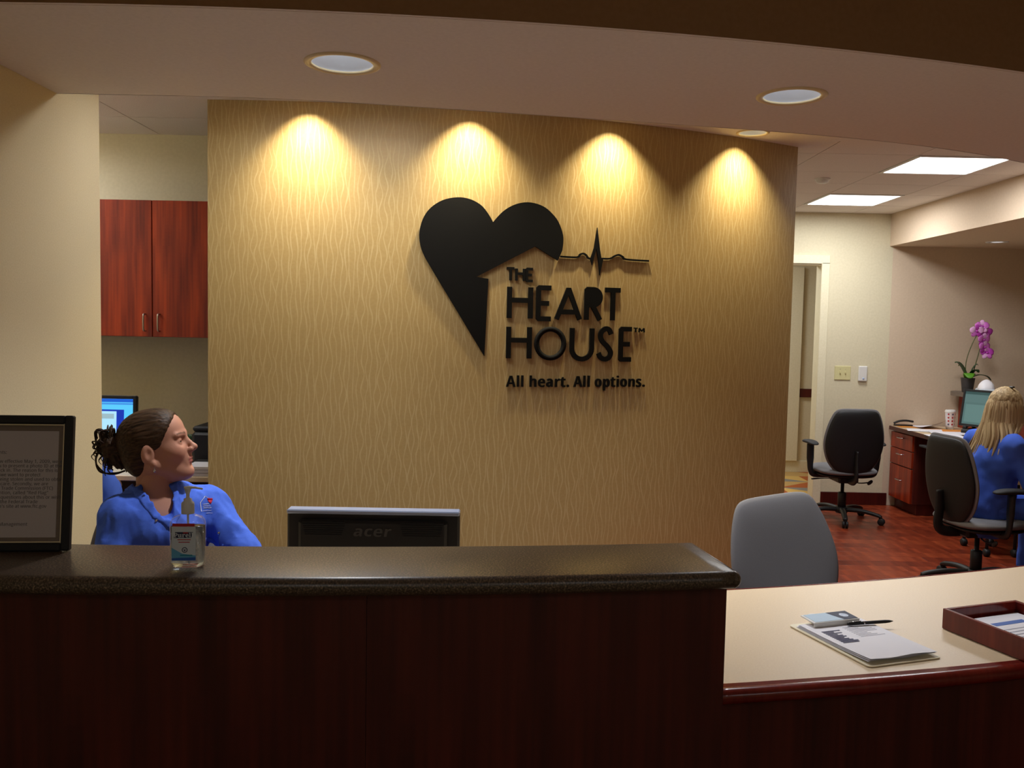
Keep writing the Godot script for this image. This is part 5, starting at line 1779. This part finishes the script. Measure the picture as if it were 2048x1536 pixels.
func build_receptionist():
	var t := thing("person", "person in bright blue scrubs with dark hair in a messy ponytail, seen in profile", "person", Vector3(-1.20, 0.0, -3.05))
	var o0 := Vector3(1.20, 0.0, 3.05)      # world to local
	var F := Vector3(0.969, 0.215, -0.15).normalized()
	var R := F.cross(Vector3.UP).normalized()
	var U := R.cross(F)
	var hb := Basis(F, U, R)
	var ho := Vector3(-1.229, 1.115, -3.06) + o0
	var toh := func(p: Vector3) -> Vector3: return hb.inverse() * (p - ho)
	var P := func(x, y, z) -> Vector3: return Vector3(x, y, z) + o0
	# skin: head on its own fine grid in head axes
	var hf := Field.new()
	face_field(hf)
	var nb: Vector3 = toh.call(P.call(-1.245, 0.955, -3.075))
	hf.cone(Vector3(-0.022, -0.030, 0), nb, 0.056, 0.058, 0.03)
	hf.tint = func(q: Vector3) -> Color: return skin_tint(q / HEAD_K)
	var V := PackedVector3Array()
	var C := PackedColorArray()
	var I := PackedInt32Array()
	hf.mesh_into(Vector3(-0.125, -0.155, -0.105), Vector3(0.145, 0.155, 0.105), 0.0034, V, C, I)
	for i in V.size():
		V[i] = ho + hb * V[i]
	# skin: neck, chest, arms, hands
	var bf := Field.new()
	bf.cone(ho + hb * Vector3(-0.022, -0.085, 0), P.call(-1.247, 0.955, -3.075), 0.0575, 0.060, 0.03)
	var TF := Vector3(0.62, -0.10, 0.78).normalized()      # where the chest faces
	var TR := TF.cross(Vector3.UP).normalized()
	var TU := TR.cross(TF)
	var tb := Basis(TR, TU, TF)
	bf.egg(P.call(-1.215, 0.865, -3.065), Vector3(0.150, 0.112, 0.088), 0.05, tb)
	bf.cone(P.call(-1.21, 0.80, -3.06), P.call(-1.17, 0.62, -3.05), 0.105, 0.11, 0.05)
	bf.cone(P.call(-1.247, 0.955, -3.075), P.call(-1.315, 0.905, -2.99), 0.040, 0.045, 0.04)
	bf.cone(P.call(-1.247, 0.955, -3.075), P.call(-1.10, 0.915, -3.16), 0.040, 0.045, 0.04)
	bf.tint = func(_q) -> Color: return Color(0.45, 0.215, 0.140)
	var RW: Vector3 = P.call(-1.20, 0.66, -2.74)
	var LW: Vector3 = P.call(-0.82, 0.735, -2.92)
	bf.cone(P.call(-1.325, 0.735, -2.92), RW, 0.038, 0.027, 0.02)
	bf.cone(P.call(-0.915, 0.745, -3.07), LW, 0.036, 0.026, 0.02)
	bf.mesh_into(P.call(-1.45, 0.5, -3.3), P.call(-0.75, 1.10, -2.68), 0.012, V, C, I)
	var hand := Field.new()
	hand.tint = bf.tint
	add_hand(hand, RW, Vector3(0.75, 0.05, 0.5), Vector3.DOWN, 1.0, 0.4)
	hand.mesh_into(RW - Vector3.ONE * 0.2, RW + Vector3.ONE * 0.2, 0.004, V, C, I)
	hand = Field.new()
	hand.tint = bf.tint
	add_hand(hand, LW, Vector3(0.4, -0.1, 0.8), Vector3.DOWN, -1.0, 0.35)
	hand.mesh_into(LW - Vector3.ONE * 0.2, LW + Vector3.ONE * 0.2, 0.004, V, C, I)
	obj("body", net_mesh(V, C, I), M.skin, t)
	# eyes
	for s in [-1.0, 1.0]:
		var e := sts(true)
		add_lathe(e, Transform3D(hb * Basis(Vector3.BACK, -PI / 2), ho + hb * (Vector3(0.0735, 0.0185, s * 0.032) * HEAD_K)), ball(0.0128), 16)
		var eye := obj("eye", fin(e), M.eye_white, t)
		e = sts(true)
		add_lathe(e, Transform3D(hb * Basis(Vector3.BACK, -PI / 2), ho + hb * (Vector3(0.0738, 0.0185, s * 0.0322) * HEAD_K)), [Vector2(0.0063, 0.0116), Vector2(0.004, 0.0127), Vector2(0.0, 0.0132)], 14)
		obj("iris", fin(e), M.iris, eye)
	# hair: smooth cap drawn back
	var h := Field.new()
	var K := HEAD_K
	h.egg(Vector3(-0.014, 0.044, 0) * K, Vector3(0.101, 0.093, 0.080) * K, 0.02)
	h.egg(Vector3(0.034, 0.070, 0) * K, Vector3(0.056, 0.054, 0.066) * K, 0.03)
	h.egg(Vector3(-0.058, -0.012, 0) * K, Vector3(0.046, 0.060, 0.060) * K, 0.03)
	h.slice(Vector3(0.050, 0.050, 0) * K, Vector3(0.84, -0.54, 0), 0.006)
	h.egg(Vector3(0.022, -0.020, 0) * K, Vector3(0.052, 0.036, 0.12) * K, 0.01, Basis(Vector3.BACK, 0.5), true)
	h.egg(Vector3(0.115, 0.060, 0) * K, Vector3(0.048, 0.060, 0.052) * K, 0.012, Basis(Vector3.BACK, 0.1), true)
	var hn := folds(3, 1.0)
	h.fold_noise = hn
	h.fold = 0.0022
	h.fold_scale = Vector3(14, 120, 120)
	var cn := folds(9, 1.0)
	h.tint = func(q: Vector3) -> Color:
		var s := 0.5 + 0.9 * cn.get_noise_3d(q.x * 12.0, q.y * 170.0, q.z * 170.0)
		return Color(0.016, 0.009, 0.005).lerp(Color(0.070, 0.036, 0.017), clampf(s, 0.0, 1.0))
	var hv := PackedVector3Array()
	var hc := PackedColorArray()
	var hi := PackedInt32Array()
	h.mesh_into(Vector3(-0.14, -0.10, -0.105), Vector3(0.11, 0.16, 0.105), 0.0036, hv, hc, hi)
	for i in hv.size():
		hv[i] = ho + hb * hv[i]
	obj("hair", net_mesh(hv, hc, hi), M.hair_dark, t)
	# ponytail: a knot and loose curls, in head axes
	var po := ho + hb * Vector3(0.0, 0.046, 0)
	var pf := Field.new()
	var root := Vector3(-0.118, 0.020, 0.004)
	pf.cone(Vector3(-0.100, 0.022, 0), root, 0.026, 0.016, 0.01)
	pf.egg(Vector3(-0.146, 0.002, 0.006), Vector3(0.032, 0.050, 0.036), 0.02)
	pf.egg(Vector3(-0.128, -0.034, 0.0), Vector3(0.030, 0.046, 0.034), 0.02)
	pf.fold_noise = hn
	pf.fold = 0.006
	pf.fold_scale = Vector3(50, 30, 50)
	pf.tint = h.tint
	hv = PackedVector3Array()
	hc = PackedColorArray()
	hi = PackedInt32Array()
	pf.mesh_into(Vector3(-0.20, -0.10, -0.07), Vector3(-0.06, 0.08, 0.08), 0.004, hv, hc, hi)
	for i in hv.size():
		hv[i] = po + hb * hv[i]
	var pony := obj("ponytail", net_mesh(hv, hc, hi), M.hair_dark, t)
	var curls := sts(true)
	var r := RandomNumberGenerator.new()
	r.seed = 21
	for i in 90:
		var a := r.randf_range(1.8, 4.9)
		var len_ := r.randf_range(0.035, 0.072)
		var dir := Vector3(cos(a), sin(a), r.randf_range(-0.5, 0.5)).normalized()
		if dir.x > -0.1:
			dir.x = -absf(dir.x) * 0.4
		var side := dir.cross(Vector3.BACK).normalized() * (1.0 if r.randf() < 0.5 else -1.0)
		var p0 := root + Vector3(-0.012, r.randf_range(-0.03, 0.012), r.randf_range(-0.02, 0.02))
		var pts := []
		for j in 10:
			var u := j / 9.0
			pts.append(po + hb * (p0 + dir * len_ * sin(u * 1.9) + side * (0.030 * (1.0 - cos(u * 4.0)) * 0.5) + Vector3(0, -0.030 * u * u, 0.010 * sin(u * 5.0 + i))))
		var rad := []
		for j in 10:
			rad.append(lerpf(0.0075, 0.0020, j / 9.0))
		curls.set_color(Color(0.016, 0.009, 0.005).lerp(Color(0.050, 0.028, 0.015), r.randf()))
		add_tube(curls, pts, rad, 6, 0.5)
	# two long loops at the back and one on top
	for lp in [[Vector3(-0.13, -0.01, 0.01), Vector3(-0.175, -0.005, 0.02), Vector3(-0.196, -0.035, 0.02), Vector3(-0.190, -0.075, 0.01), Vector3(-0.160, -0.092, 0.0), Vector3(-0.12, -0.088, 0.0)],
			[Vector3(-0.125, 0.02, 0.01), Vector3(-0.150, 0.062, 0.02), Vector3(-0.172, 0.066, 0.02), Vector3(-0.184, 0.045, 0.01), Vector3(-0.186, 0.020, 0.0), Vector3(-0.176, 0.000, 0.0)],
			[Vector3(-0.12, 0.03, 0.0), Vector3(-0.132, 0.060, 0.02), Vector3(-0.152, 0.058, 0.03), Vector3(-0.160, 0.030, 0.03), Vector3(-0.150, -0.01, 0.03)]]:
		for k in 4:
			var pts := []
			for q in lp:
				pts.append(po + hb * (q + Vector3(r.randf_range(-0.004, 0.004), r.randf_range(-0.004, 0.004), r.randf_range(-0.008, 0.008))))
			curls.set_color(Color(0.016, 0.009, 0.005).lerp(Color(0.050, 0.028, 0.015), r.randf()))
			add_tube(curls, smooth_line(pts, 6), 0.0034, 6, 0.6)
	obj("curls", fin(curls), M.hair_dark, pony)
	var band := []
	for i in 17:
		var a := TAU * i / 16.0
		band.append(po + hb * (Vector3(-0.112, 0.021, 0.002) + Vector3(0.006 * sin(a), 0.024 * cos(a), 0.024 * sin(a))))
	obj("hair_tie", tube(band, 0.004, 8), M.yellow_elastic, pony)
	# earring
	var ear := obj("earring", lathe([Vector2(0.0, -0.009), Vector2(0.003, -0.008), Vector2(0.0045, -0.004), Vector2(0.003, 0.001), Vector2(0.0008, 0.003), Vector2(0.0008, 0.010)], 12), M.chrome, t)
	ear.position = ho + hb * (Vector3(0.0, -0.048, 0.079) * K)
	# scrub top
	var fn := folds(5, 1.0)
	fn.fractal_type = FastNoiseLite.FRACTAL_RIDGED
	var cloth := func(x: float) -> Field:
		var c := Field.new()
		c.egg(P.call(-1.215, 0.865, -3.065), Vector3(0.166 + x, 0.125 + x, 0.104 + x), 0.05, tb)
		c.cone(P.call(-1.21, 0.80, -3.055), P.call(-1.16, 0.60, -3.04), 0.128 + x, 0.145 + x, 0.06)
		c.cone(P.call(-1.247, 0.952, -3.078), P.call(-1.318, 0.900, -2.985), 0.055 + x, 0.066 + x, 0.04)
		c.cone(P.call(-1.247, 0.952, -3.078), P.call(-1.085, 0.905, -3.165), 0.055 + x, 0.064 + x, 0.05)
		c.cone(P.call(-1.318, 0.895, -2.985), P.call(-1.328, 0.745, -2.925), 0.068 + x, 0.062 + x, 0.03)
		c.cone(P.call(-1.085, 0.900, -3.165), P.call(-0.930, 0.757, -3.085), 0.063 + x, 0.054 + x, 0.03)
		c.egg(P.call(-1.155, 0.835, -2.985), Vector3(0.085 + x, 0.06 + x, 0.045 + x), 0.05, tb)
		c.fold_noise = fn
		c.fold = 0.009
		c.fold_scale = Vector3(11, 5, 11)
		return c
	# neck opening and the V
	var open_neck := func(c: Field):
		c.cone(P.call(-1.262, 1.06, -3.085), P.call(-1.240, 0.940, -3.062), 0.072, 0.066, 0.004, true)
		c.cone(P.call(-1.215, 0.962, -3.025), P.call(-1.128, 0.900, -2.930), 0.058, 0.010, 0.004, true)
	var s: Field = cloth.call(0.0)
	open_neck.call(s)
	var sm := field_mesh(s, P.call(-1.48, 0.46, -3.32), P.call(-0.84, 1.03, -2.78), 0.0075)
	var top := obj("scrub_top", sm, M.scrub_blue, t)
	# collar bands, placket, pocket, snaps, badge print
	var on := func(x, y) -> Vector3:      # point on the front of the shirt, x to her left, y up from the V
		var from: Vector3 = P.call(-1.135, 0.905, -2.945) + TR * -x + TU * y + TF * 0.2
		var p := from
		for i in 80:
			var d := s.dist(p)
			if d < 0.0015:
				break
			p -= TF * minf(d * 0.7, 0.02)
			if (from - p).length() > 0.34:
				return from - TF * 0.2
		return p
	var col: Field = cloth.call(0.004)
	col.keep(P.call(-1.262, 1.06, -3.085), P.call(-1.240, 0.940, -3.062), 0.087, 0.081)
	open_neck.call(col)
	obj("collar", field_mesh(col, P.call(-1.40, 0.82, -3.22), P.call(-1.04, 1.03, -2.84), 0.004), M.scrub_blue, top)
	col = cloth.call(0.004)
	col.keep(P.call(-1.215, 0.962, -3.025), P.call(-1.128, 0.900, -2.930), 0.074, 0.024)
	open_neck.call(col)
	obj("collar", field_mesh(col, P.call(-1.40, 0.82, -3.22), P.call(-1.04, 1.03, -2.84), 0.004), M.scrub_blue, top)
	var pl := []
	for i in 12:
		pl.append(on.call(lerpf(0.0, 0.012, i / 11.0), lerpf(-0.012, -0.26, i / 11.0)) + TF * 0.001)
	obj("placket", tube(pl, 0.014, 8, 0.16, TF), M.scrub_blue, top)
	var pk := []
	for i in 7:
		pk.append(on.call(lerpf(0.085, 0.175, i / 6.0), -0.095 - 0.004 * i) + TF * 0.001)
	obj("pocket_hem", tube(pk, 0.008, 8, 0.3, TF), M.scrub_blue, top)
	for q in [Vector2(-0.045, -0.008), Vector2(0.165, -0.075)]:
		var sp := obj("snap", lathe([Vector2(0.0, 0.0026), Vector2(0.0035, 0.0022), Vector2(0.0055, 0.0)], 12, Transform3D(Basis(Vector3.RIGHT, PI / 2))), M.chrome, top)
		sp.position = on.call(q.x, q.y) + TF * 0.0012
		sp.basis = Basis(TR, TU, TF)
	# embroidered house outline with red heart on the chest
	var bs := sts()
	var roof := [Vector2(0.118, -0.004), Vector2(0.118, 0.024), Vector2(0.140, 0.040), Vector2(0.156, 0.030)]
	var line3 := func(st, l, w):
		for i in l.size() - 1:
			for k in 4:
				var a2: Vector2 = l[i].lerp(l[i + 1], k / 4.0)
				var b2: Vector2 = l[i].lerp(l[i + 1], (k + 1) / 4.0)
				add_tube(st, [on.call(a2.x, a2.y) + TF * 0.001, on.call(b2.x, b2.y) + TF * 0.001], w, 5, 0.4, TF)
	line3.call(bs, roof, 0.0012)
	line3.call(bs, [Vector2(0.122, -0.004), Vector2(0.156, -0.006)], 0.0011)
	for i in 3:
		line3.call(bs, [Vector2(0.128, 0.016 - 0.006 * i), Vector2(0.150 + 0.003 * i, 0.015 - 0.006 * i)], 0.0014)
	line3.call(bs, [Vector2(0.136, -0.013), Vector2(0.158, -0.015)], 0.0009)
	obj("stitched_emblem", fin(bs), M.thread_white, top)
	var hs := sts(true)
	for q in [Vector2(0.152, 0.029), Vector2(0.160, 0.028)]:
		add_lathe(hs, Transform3D(Basis(TR, TF, -TU), on.call(q.x, q.y)), [Vector2(0.0055, 0.0), Vector2(0.004, 0.0018), Vector2(0.0, 0.0022)], 12)
	add_tube(hs, [on.call(0.156, 0.026) + TF * 0.0004, on.call(0.156, 0.015) + TF * 0.0004], [0.0085, 0.001], 8, 0.2, TF)
	obj("stitched_heart", fin(hs), M.thread_red, top)
	# trousers and shoes, hidden by the counter
	var g := Field.new()
	var hip: Vector3 = P.call(-1.13, 0.55, -3.04)
	g.egg(hip, Vector3(0.19, 0.12, 0.16), 0.05, tb)
	for sd in [-1.0, 1.0]:
		var kn: Vector3 = hip + TF * 0.40 + TR * (0.11 * sd) + Vector3(0, -0.06, 0)
		g.cone(hip + TR * (0.09 * sd), kn, 0.085, 0.066, 0.04)
		g.cone(kn, Vector3(kn.x, 0.10, kn.z) + TF * 0.02, 0.062, 0.050, 0.03)
	obj("trousers", field_mesh(g, hip - Vector3(0.35, 0.56, 0.3), hip + Vector3(0.6, 0.2, 0.65), 0.017), M.scrub_blue, t)
	for sd in [-1.0, 1.0]:
		var kn: Vector3 = hip + TF * 0.43 + TR * (0.11 * sd)
		var sh := Field.new()
		sh.cone(Vector3(kn.x, 0.055, kn.z) - TF * 0.06, Vector3(kn.x, 0.045, kn.z) + TF * 0.14, 0.05, 0.038, 0.02)
		sh.slice(Vector3(0, 0.002, 0), Vector3.DOWN, 0.004)
		obj("shoe", field_mesh(sh, Vector3(kn.x - 0.25, -0.02, kn.z - 0.25), Vector3(kn.x + 0.25, 0.14, kn.z + 0.25), 0.012), M.black_soft, t)

func ball(r: float, n := 10) -> Array:
	var out := []
	for i in n + 1:
		var a := -PI / 2 + PI * i / n
		out.append(Vector2(r * cos(a), r * sin(a)))
	out[0].x = 0.0
	out[n].x = 0.0
	return out

# ---------------------------------------------------------------- simpler seated figures farther back
# local axes: x to the figure's left, y up, z the way it faces; seat at y
func seated_field_parts(t: Node3D, seat: float, lean: float, arm_reach: float, sleeve_grey: bool, under):
	var hipc := Vector3(0, seat + 0.09, 0)
	var chest := Vector3(0, seat + 0.40, lean * 0.6)
	var neck := Vector3(0, seat + 0.565, lean)
	var head := neck + Vector3(0, 0.145, 0.035)
	var skin := Field.new()
	skin.tint = func(_q) -> Color: return Color(0.50, 0.27, 0.19)
	skin.egg(head + Vector3(0, 0.02, -0.01), Vector3(0.074, 0.095, 0.095), 0.02)
	skin.egg(head + Vector3(0, -0.035, 0.04), Vector3(0.056, 0.078, 0.055), 0.03)
	skin.cone(head + Vector3(0, -0.01, 0.098), head + Vector3(0, -0.035, 0.112), 0.008, 0.011, 0.012)
	skin.egg(head + Vector3(0, -0.07, 0.088), Vector3(0.020, 0.007, 0.012), 0.006)
	for s in [-1.0, 1.0]:
		skin.egg(head + Vector3(s * 0.032, 0.0, 0.095), Vector3(0.014, 0.009, 0.012), 0.010, Basis(), true)
		skin.egg(head + Vector3(s * 0.076, -0.02, 0.0), Vector3(0.008, 0.03, 0.018), 0.006)
	skin.cone(head + Vector3(0, -0.05, -0.02), neck, 0.052, 0.058, 0.03)
	skin.egg(chest + Vector3(0, 0.05, 0), Vector3(0.15, 0.12, 0.09), 0.04)
	var V := PackedVector3Array()
	var C := PackedColorArray()
	var I := PackedInt32Array()
	skin.mesh_into(Vector3(-0.22, seat + 0.25, -0.2), Vector3(0.22, head.y + 0.16, lean + 0.26), 0.009, V, C, I)
	var arms := Field.new()
	arms.tint = skin.tint
	var top := Field.new()
	top.egg(chest, Vector3(0.185, 0.16, 0.118), 0.05)
	top.cone(chest + Vector3(0, -0.08, 0), hipc, 0.135, 0.165, 0.06)
	top.cone(hipc, hipc + Vector3(0, -0.05, 0), 0.17, 0.17, 0.05)
	var cuffs := Field.new()
	for s in [-1.0, 1.0]:
		var sh := chest + Vector3(s * 0.175, 0.085, 0.0)
		var el := Vector3(s * 0.245, seat + 0.235, lean + 0.07 * arm_reach)
		var wr := Vector3(s * 0.16, seat + 0.30, lean + 0.30 * arm_reach)
		top.cone(neck + Vector3(0, -0.035, 0), sh, 0.055, 0.062, 0.04)
		top.cone(sh, sh.lerp(el, 0.85), 0.068, 0.070, 0.03)
		arms.cone(el, wr, 0.040, 0.028, 0.02)
		cuffs.cone(sh.lerp(el, 0.6), el, 0.052, 0.047, 0.02)
		cuffs.cone(el, el.lerp(wr, 0.8), 0.047, 0.036, 0.02)
		add_hand(arms, wr, Vector3(-s * 0.15, -0.15, 1.0), Vector3.DOWN, -s, 0.3)
	arms.mesh_into(Vector3(-0.34, seat + 0.12, lean - 0.05), Vector3(0.34, seat + 0.42, lean + 0.55), 0.006, V, C, I)
	obj("body", net_mesh(V, C, I), M.skin, t)
	top.cone(neck + Vector3(0, 0.10, 0.02), neck + Vector3(0, -0.012, 0.02), 0.07, 0.066, 0.006, true)
	top.fold_noise = folds(15, 1.0)
	top.fold = 0.012
	top.fold_scale = Vector3(8, 6, 8)
	obj("scrub_top", field_mesh(top, Vector3(-0.36, seat - 0.1, -0.24), Vector3(0.36, seat + 0.62, lean + 0.26), 0.0115), M.scrub_blue, t)
	if sleeve_grey:
		obj("undershirt_sleeves", field_mesh(cuffs, Vector3(-0.36, seat + 0.12, lean - 0.12), Vector3(0.36, seat + 0.5, lean + 0.42), 0.011), under, t)
	var g := Field.new()
	g.egg(hipc + Vector3(0, -0.01, 0.02), Vector3(0.175, 0.10, 0.15), 0.05)
	for s in [-1.0, 1.0]:
		var kn := Vector3(s * 0.12, seat + 0.075, 0.43)
		g.cone(hipc + Vector3(s * 0.09, -0.01, 0.02), kn, 0.083, 0.066, 0.04)
		g.cone(kn, Vector3(s * 0.12, 0.11, 0.40), 0.062, 0.050, 0.03)
	g.fold_noise = top.fold_noise
	g.fold = 0.006
	g.fold_scale = Vector3(10, 8, 10)
	obj("trousers", field_mesh(g, Vector3(-0.3, 0.02, -0.2), Vector3(0.3, seat + 0.24, 0.54), 0.015), M.scrub_blue, t)
	for s in [-1.0, 1.0]:
		var sh := Field.new()
		sh.cone(Vector3(s * 0.12, 0.052, 0.36), Vector3(s * 0.125, 0.042, 0.53), 0.048, 0.036, 0.02)
		sh.slice(Vector3(0, 0.002, 0), Vector3.DOWN, 0.004)
		obj("shoe", field_mesh(sh, Vector3(s * 0.12 - 0.08, -0.02, 0.28), Vector3(s * 0.12 + 0.08, 0.13, 0.60), 0.011), M.black_soft, t)
	return head

func build_blonde():
	# sits at the work desk, turned away
	var t := thing("person", "person with long blonde hair in blue scrubs, seated with their back turned", "person", Vector3(2.955, 0.0, -5.47), 0.0)
	t.rotation.y = atan2(1.0, -0.14)
	var grey := plain("undershirt_grey", srgb(196, 196, 200), 0.85, 0.0, 0.2)
	var head: Vector3 = seated_field_parts(t, 0.425, 0.09, 1.0, true, grey)
	# hair: cap plus long overlapping locks down the back
	var cap := Field.new()
	cap.egg(head + Vector3(0, 0.026, -0.016), Vector3(0.088, 0.104, 0.103), 0.02)
	cap.egg(head + Vector3(0, -0.06, -0.055), Vector3(0.085, 0.10, 0.06), 0.04)
	cap.egg(head + Vector3(0, -0.04, 0.10), Vector3(0.062, 0.095, 0.08), 0.012, Basis(), true)
	var cn := folds(19, 1.0)
	cap.fold_noise = cn
	cap.fold = 0.004
	cap.fold_scale = Vector3(90, 12, 90)
	cap.tint = func(q: Vector3) -> Color:
		var s := 0.5 + 0.9 * cn.get_noise_3d(q.x * 110.0, q.y * 10.0, q.z * 110.0)
		return Color(0.24, 0.145, 0.062).lerp(Color(0.66, 0.50, 0.27), clampf(s, 0.0, 1.0))
	var hair := obj("hair", field_mesh(cap, head - Vector3(0.13, 0.2, 0.16), head + Vector3(0.13, 0.17, 0.14), 0.0065), M.hair_blonde, t)
	var st := sts(true)
	var r := RandomNumberGenerator.new()
	r.seed = 31
	for i in 170:
		var a := r.randf_range(-2.05, 2.05)       # round the back of the head, 0 straight behind
		var up := r.randf_range(0.0, 1.0)
		var dir := Vector3(sin(a), 0, -cos(a))
		var p0 := head + Vector3(dir.x * 0.05, 0.11 - 0.04 * up, dir.z * 0.06 - 0.012)
		var p1 := head + Vector3(dir.x * 0.088, 0.03, dir.z * 0.106 - 0.014)
		var p2 := head + Vector3(dir.x * 0.112, -0.09, dir.z * 0.122 - 0.022)
		var lw := r.randf_range(-0.02, 0.02)
		var p3 := head + Vector3(dir.x * 0.145 + lw, -0.19, minf(dir.z * 0.118, -0.02) - 0.045)
		var drop := -0.31 - r.randf() * 0.09 - 0.05 * clampf(a * 0.4, -1.0, 1.0)
		var p4 := head + Vector3(dir.x * 0.165 + lw * 2.0 + 0.035, drop, minf(dir.z * 0.12, -0.05) - 0.075)
		var rad := []
		var pts := smooth_line([p0, p1, p2, p3, p4], 5)
		for j in pts.size():
			rad.append(0.0115 * (1.0 - pow(absf(j * 2.0 / (pts.size() - 1) - 0.85), 3.0) * 0.55))
		rad[rad.size() - 1] = 0.0015
		st.set_color(Color(0.26, 0.155, 0.066).lerp(Color(0.70, 0.53, 0.29), pow(r.randf(), 1.2)))
		add_tube(st, pts, rad, 6, 0.45, dir)
	obj("locks", fin(st), M.hair_blonde, hair)
	var clip := obj("hair_clip", box(Vector3.ZERO, Vector3(0.035, 0.010, 0.018), 0.003), M.black_plastic, hair)
	clip.position = head + Vector3(-0.035, 0.128, -0.005)

func build_alcove_person():
	var t := thing("person", "person in blue scrubs mostly hidden behind the cream wall, facing the lit screen", "person", Vector3(-2.22, 0.0, -4.22), PI)
	var head: Vector3 = seated_field_parts(t, 0.44, 0.06, 0.7, false, null)
	var cap := Field.new()
	cap.egg(head + Vector3(0, 0.024, -0.016), Vector3(0.084, 0.102, 0.101), 0.02)
	cap.egg(head + Vector3(0, -0.04, 0.10), Vector3(0.062, 0.095, 0.08), 0.012, Basis(), true)
	cap.tint = func(_q) -> Color: return Color(0.06, 0.035, 0.02)
	obj("hair", field_mesh(cap, head - Vector3(0.13, 0.16, 0.16), head + Vector3(0.13, 0.17, 0.14), 0.009), M.hair_dark, t)
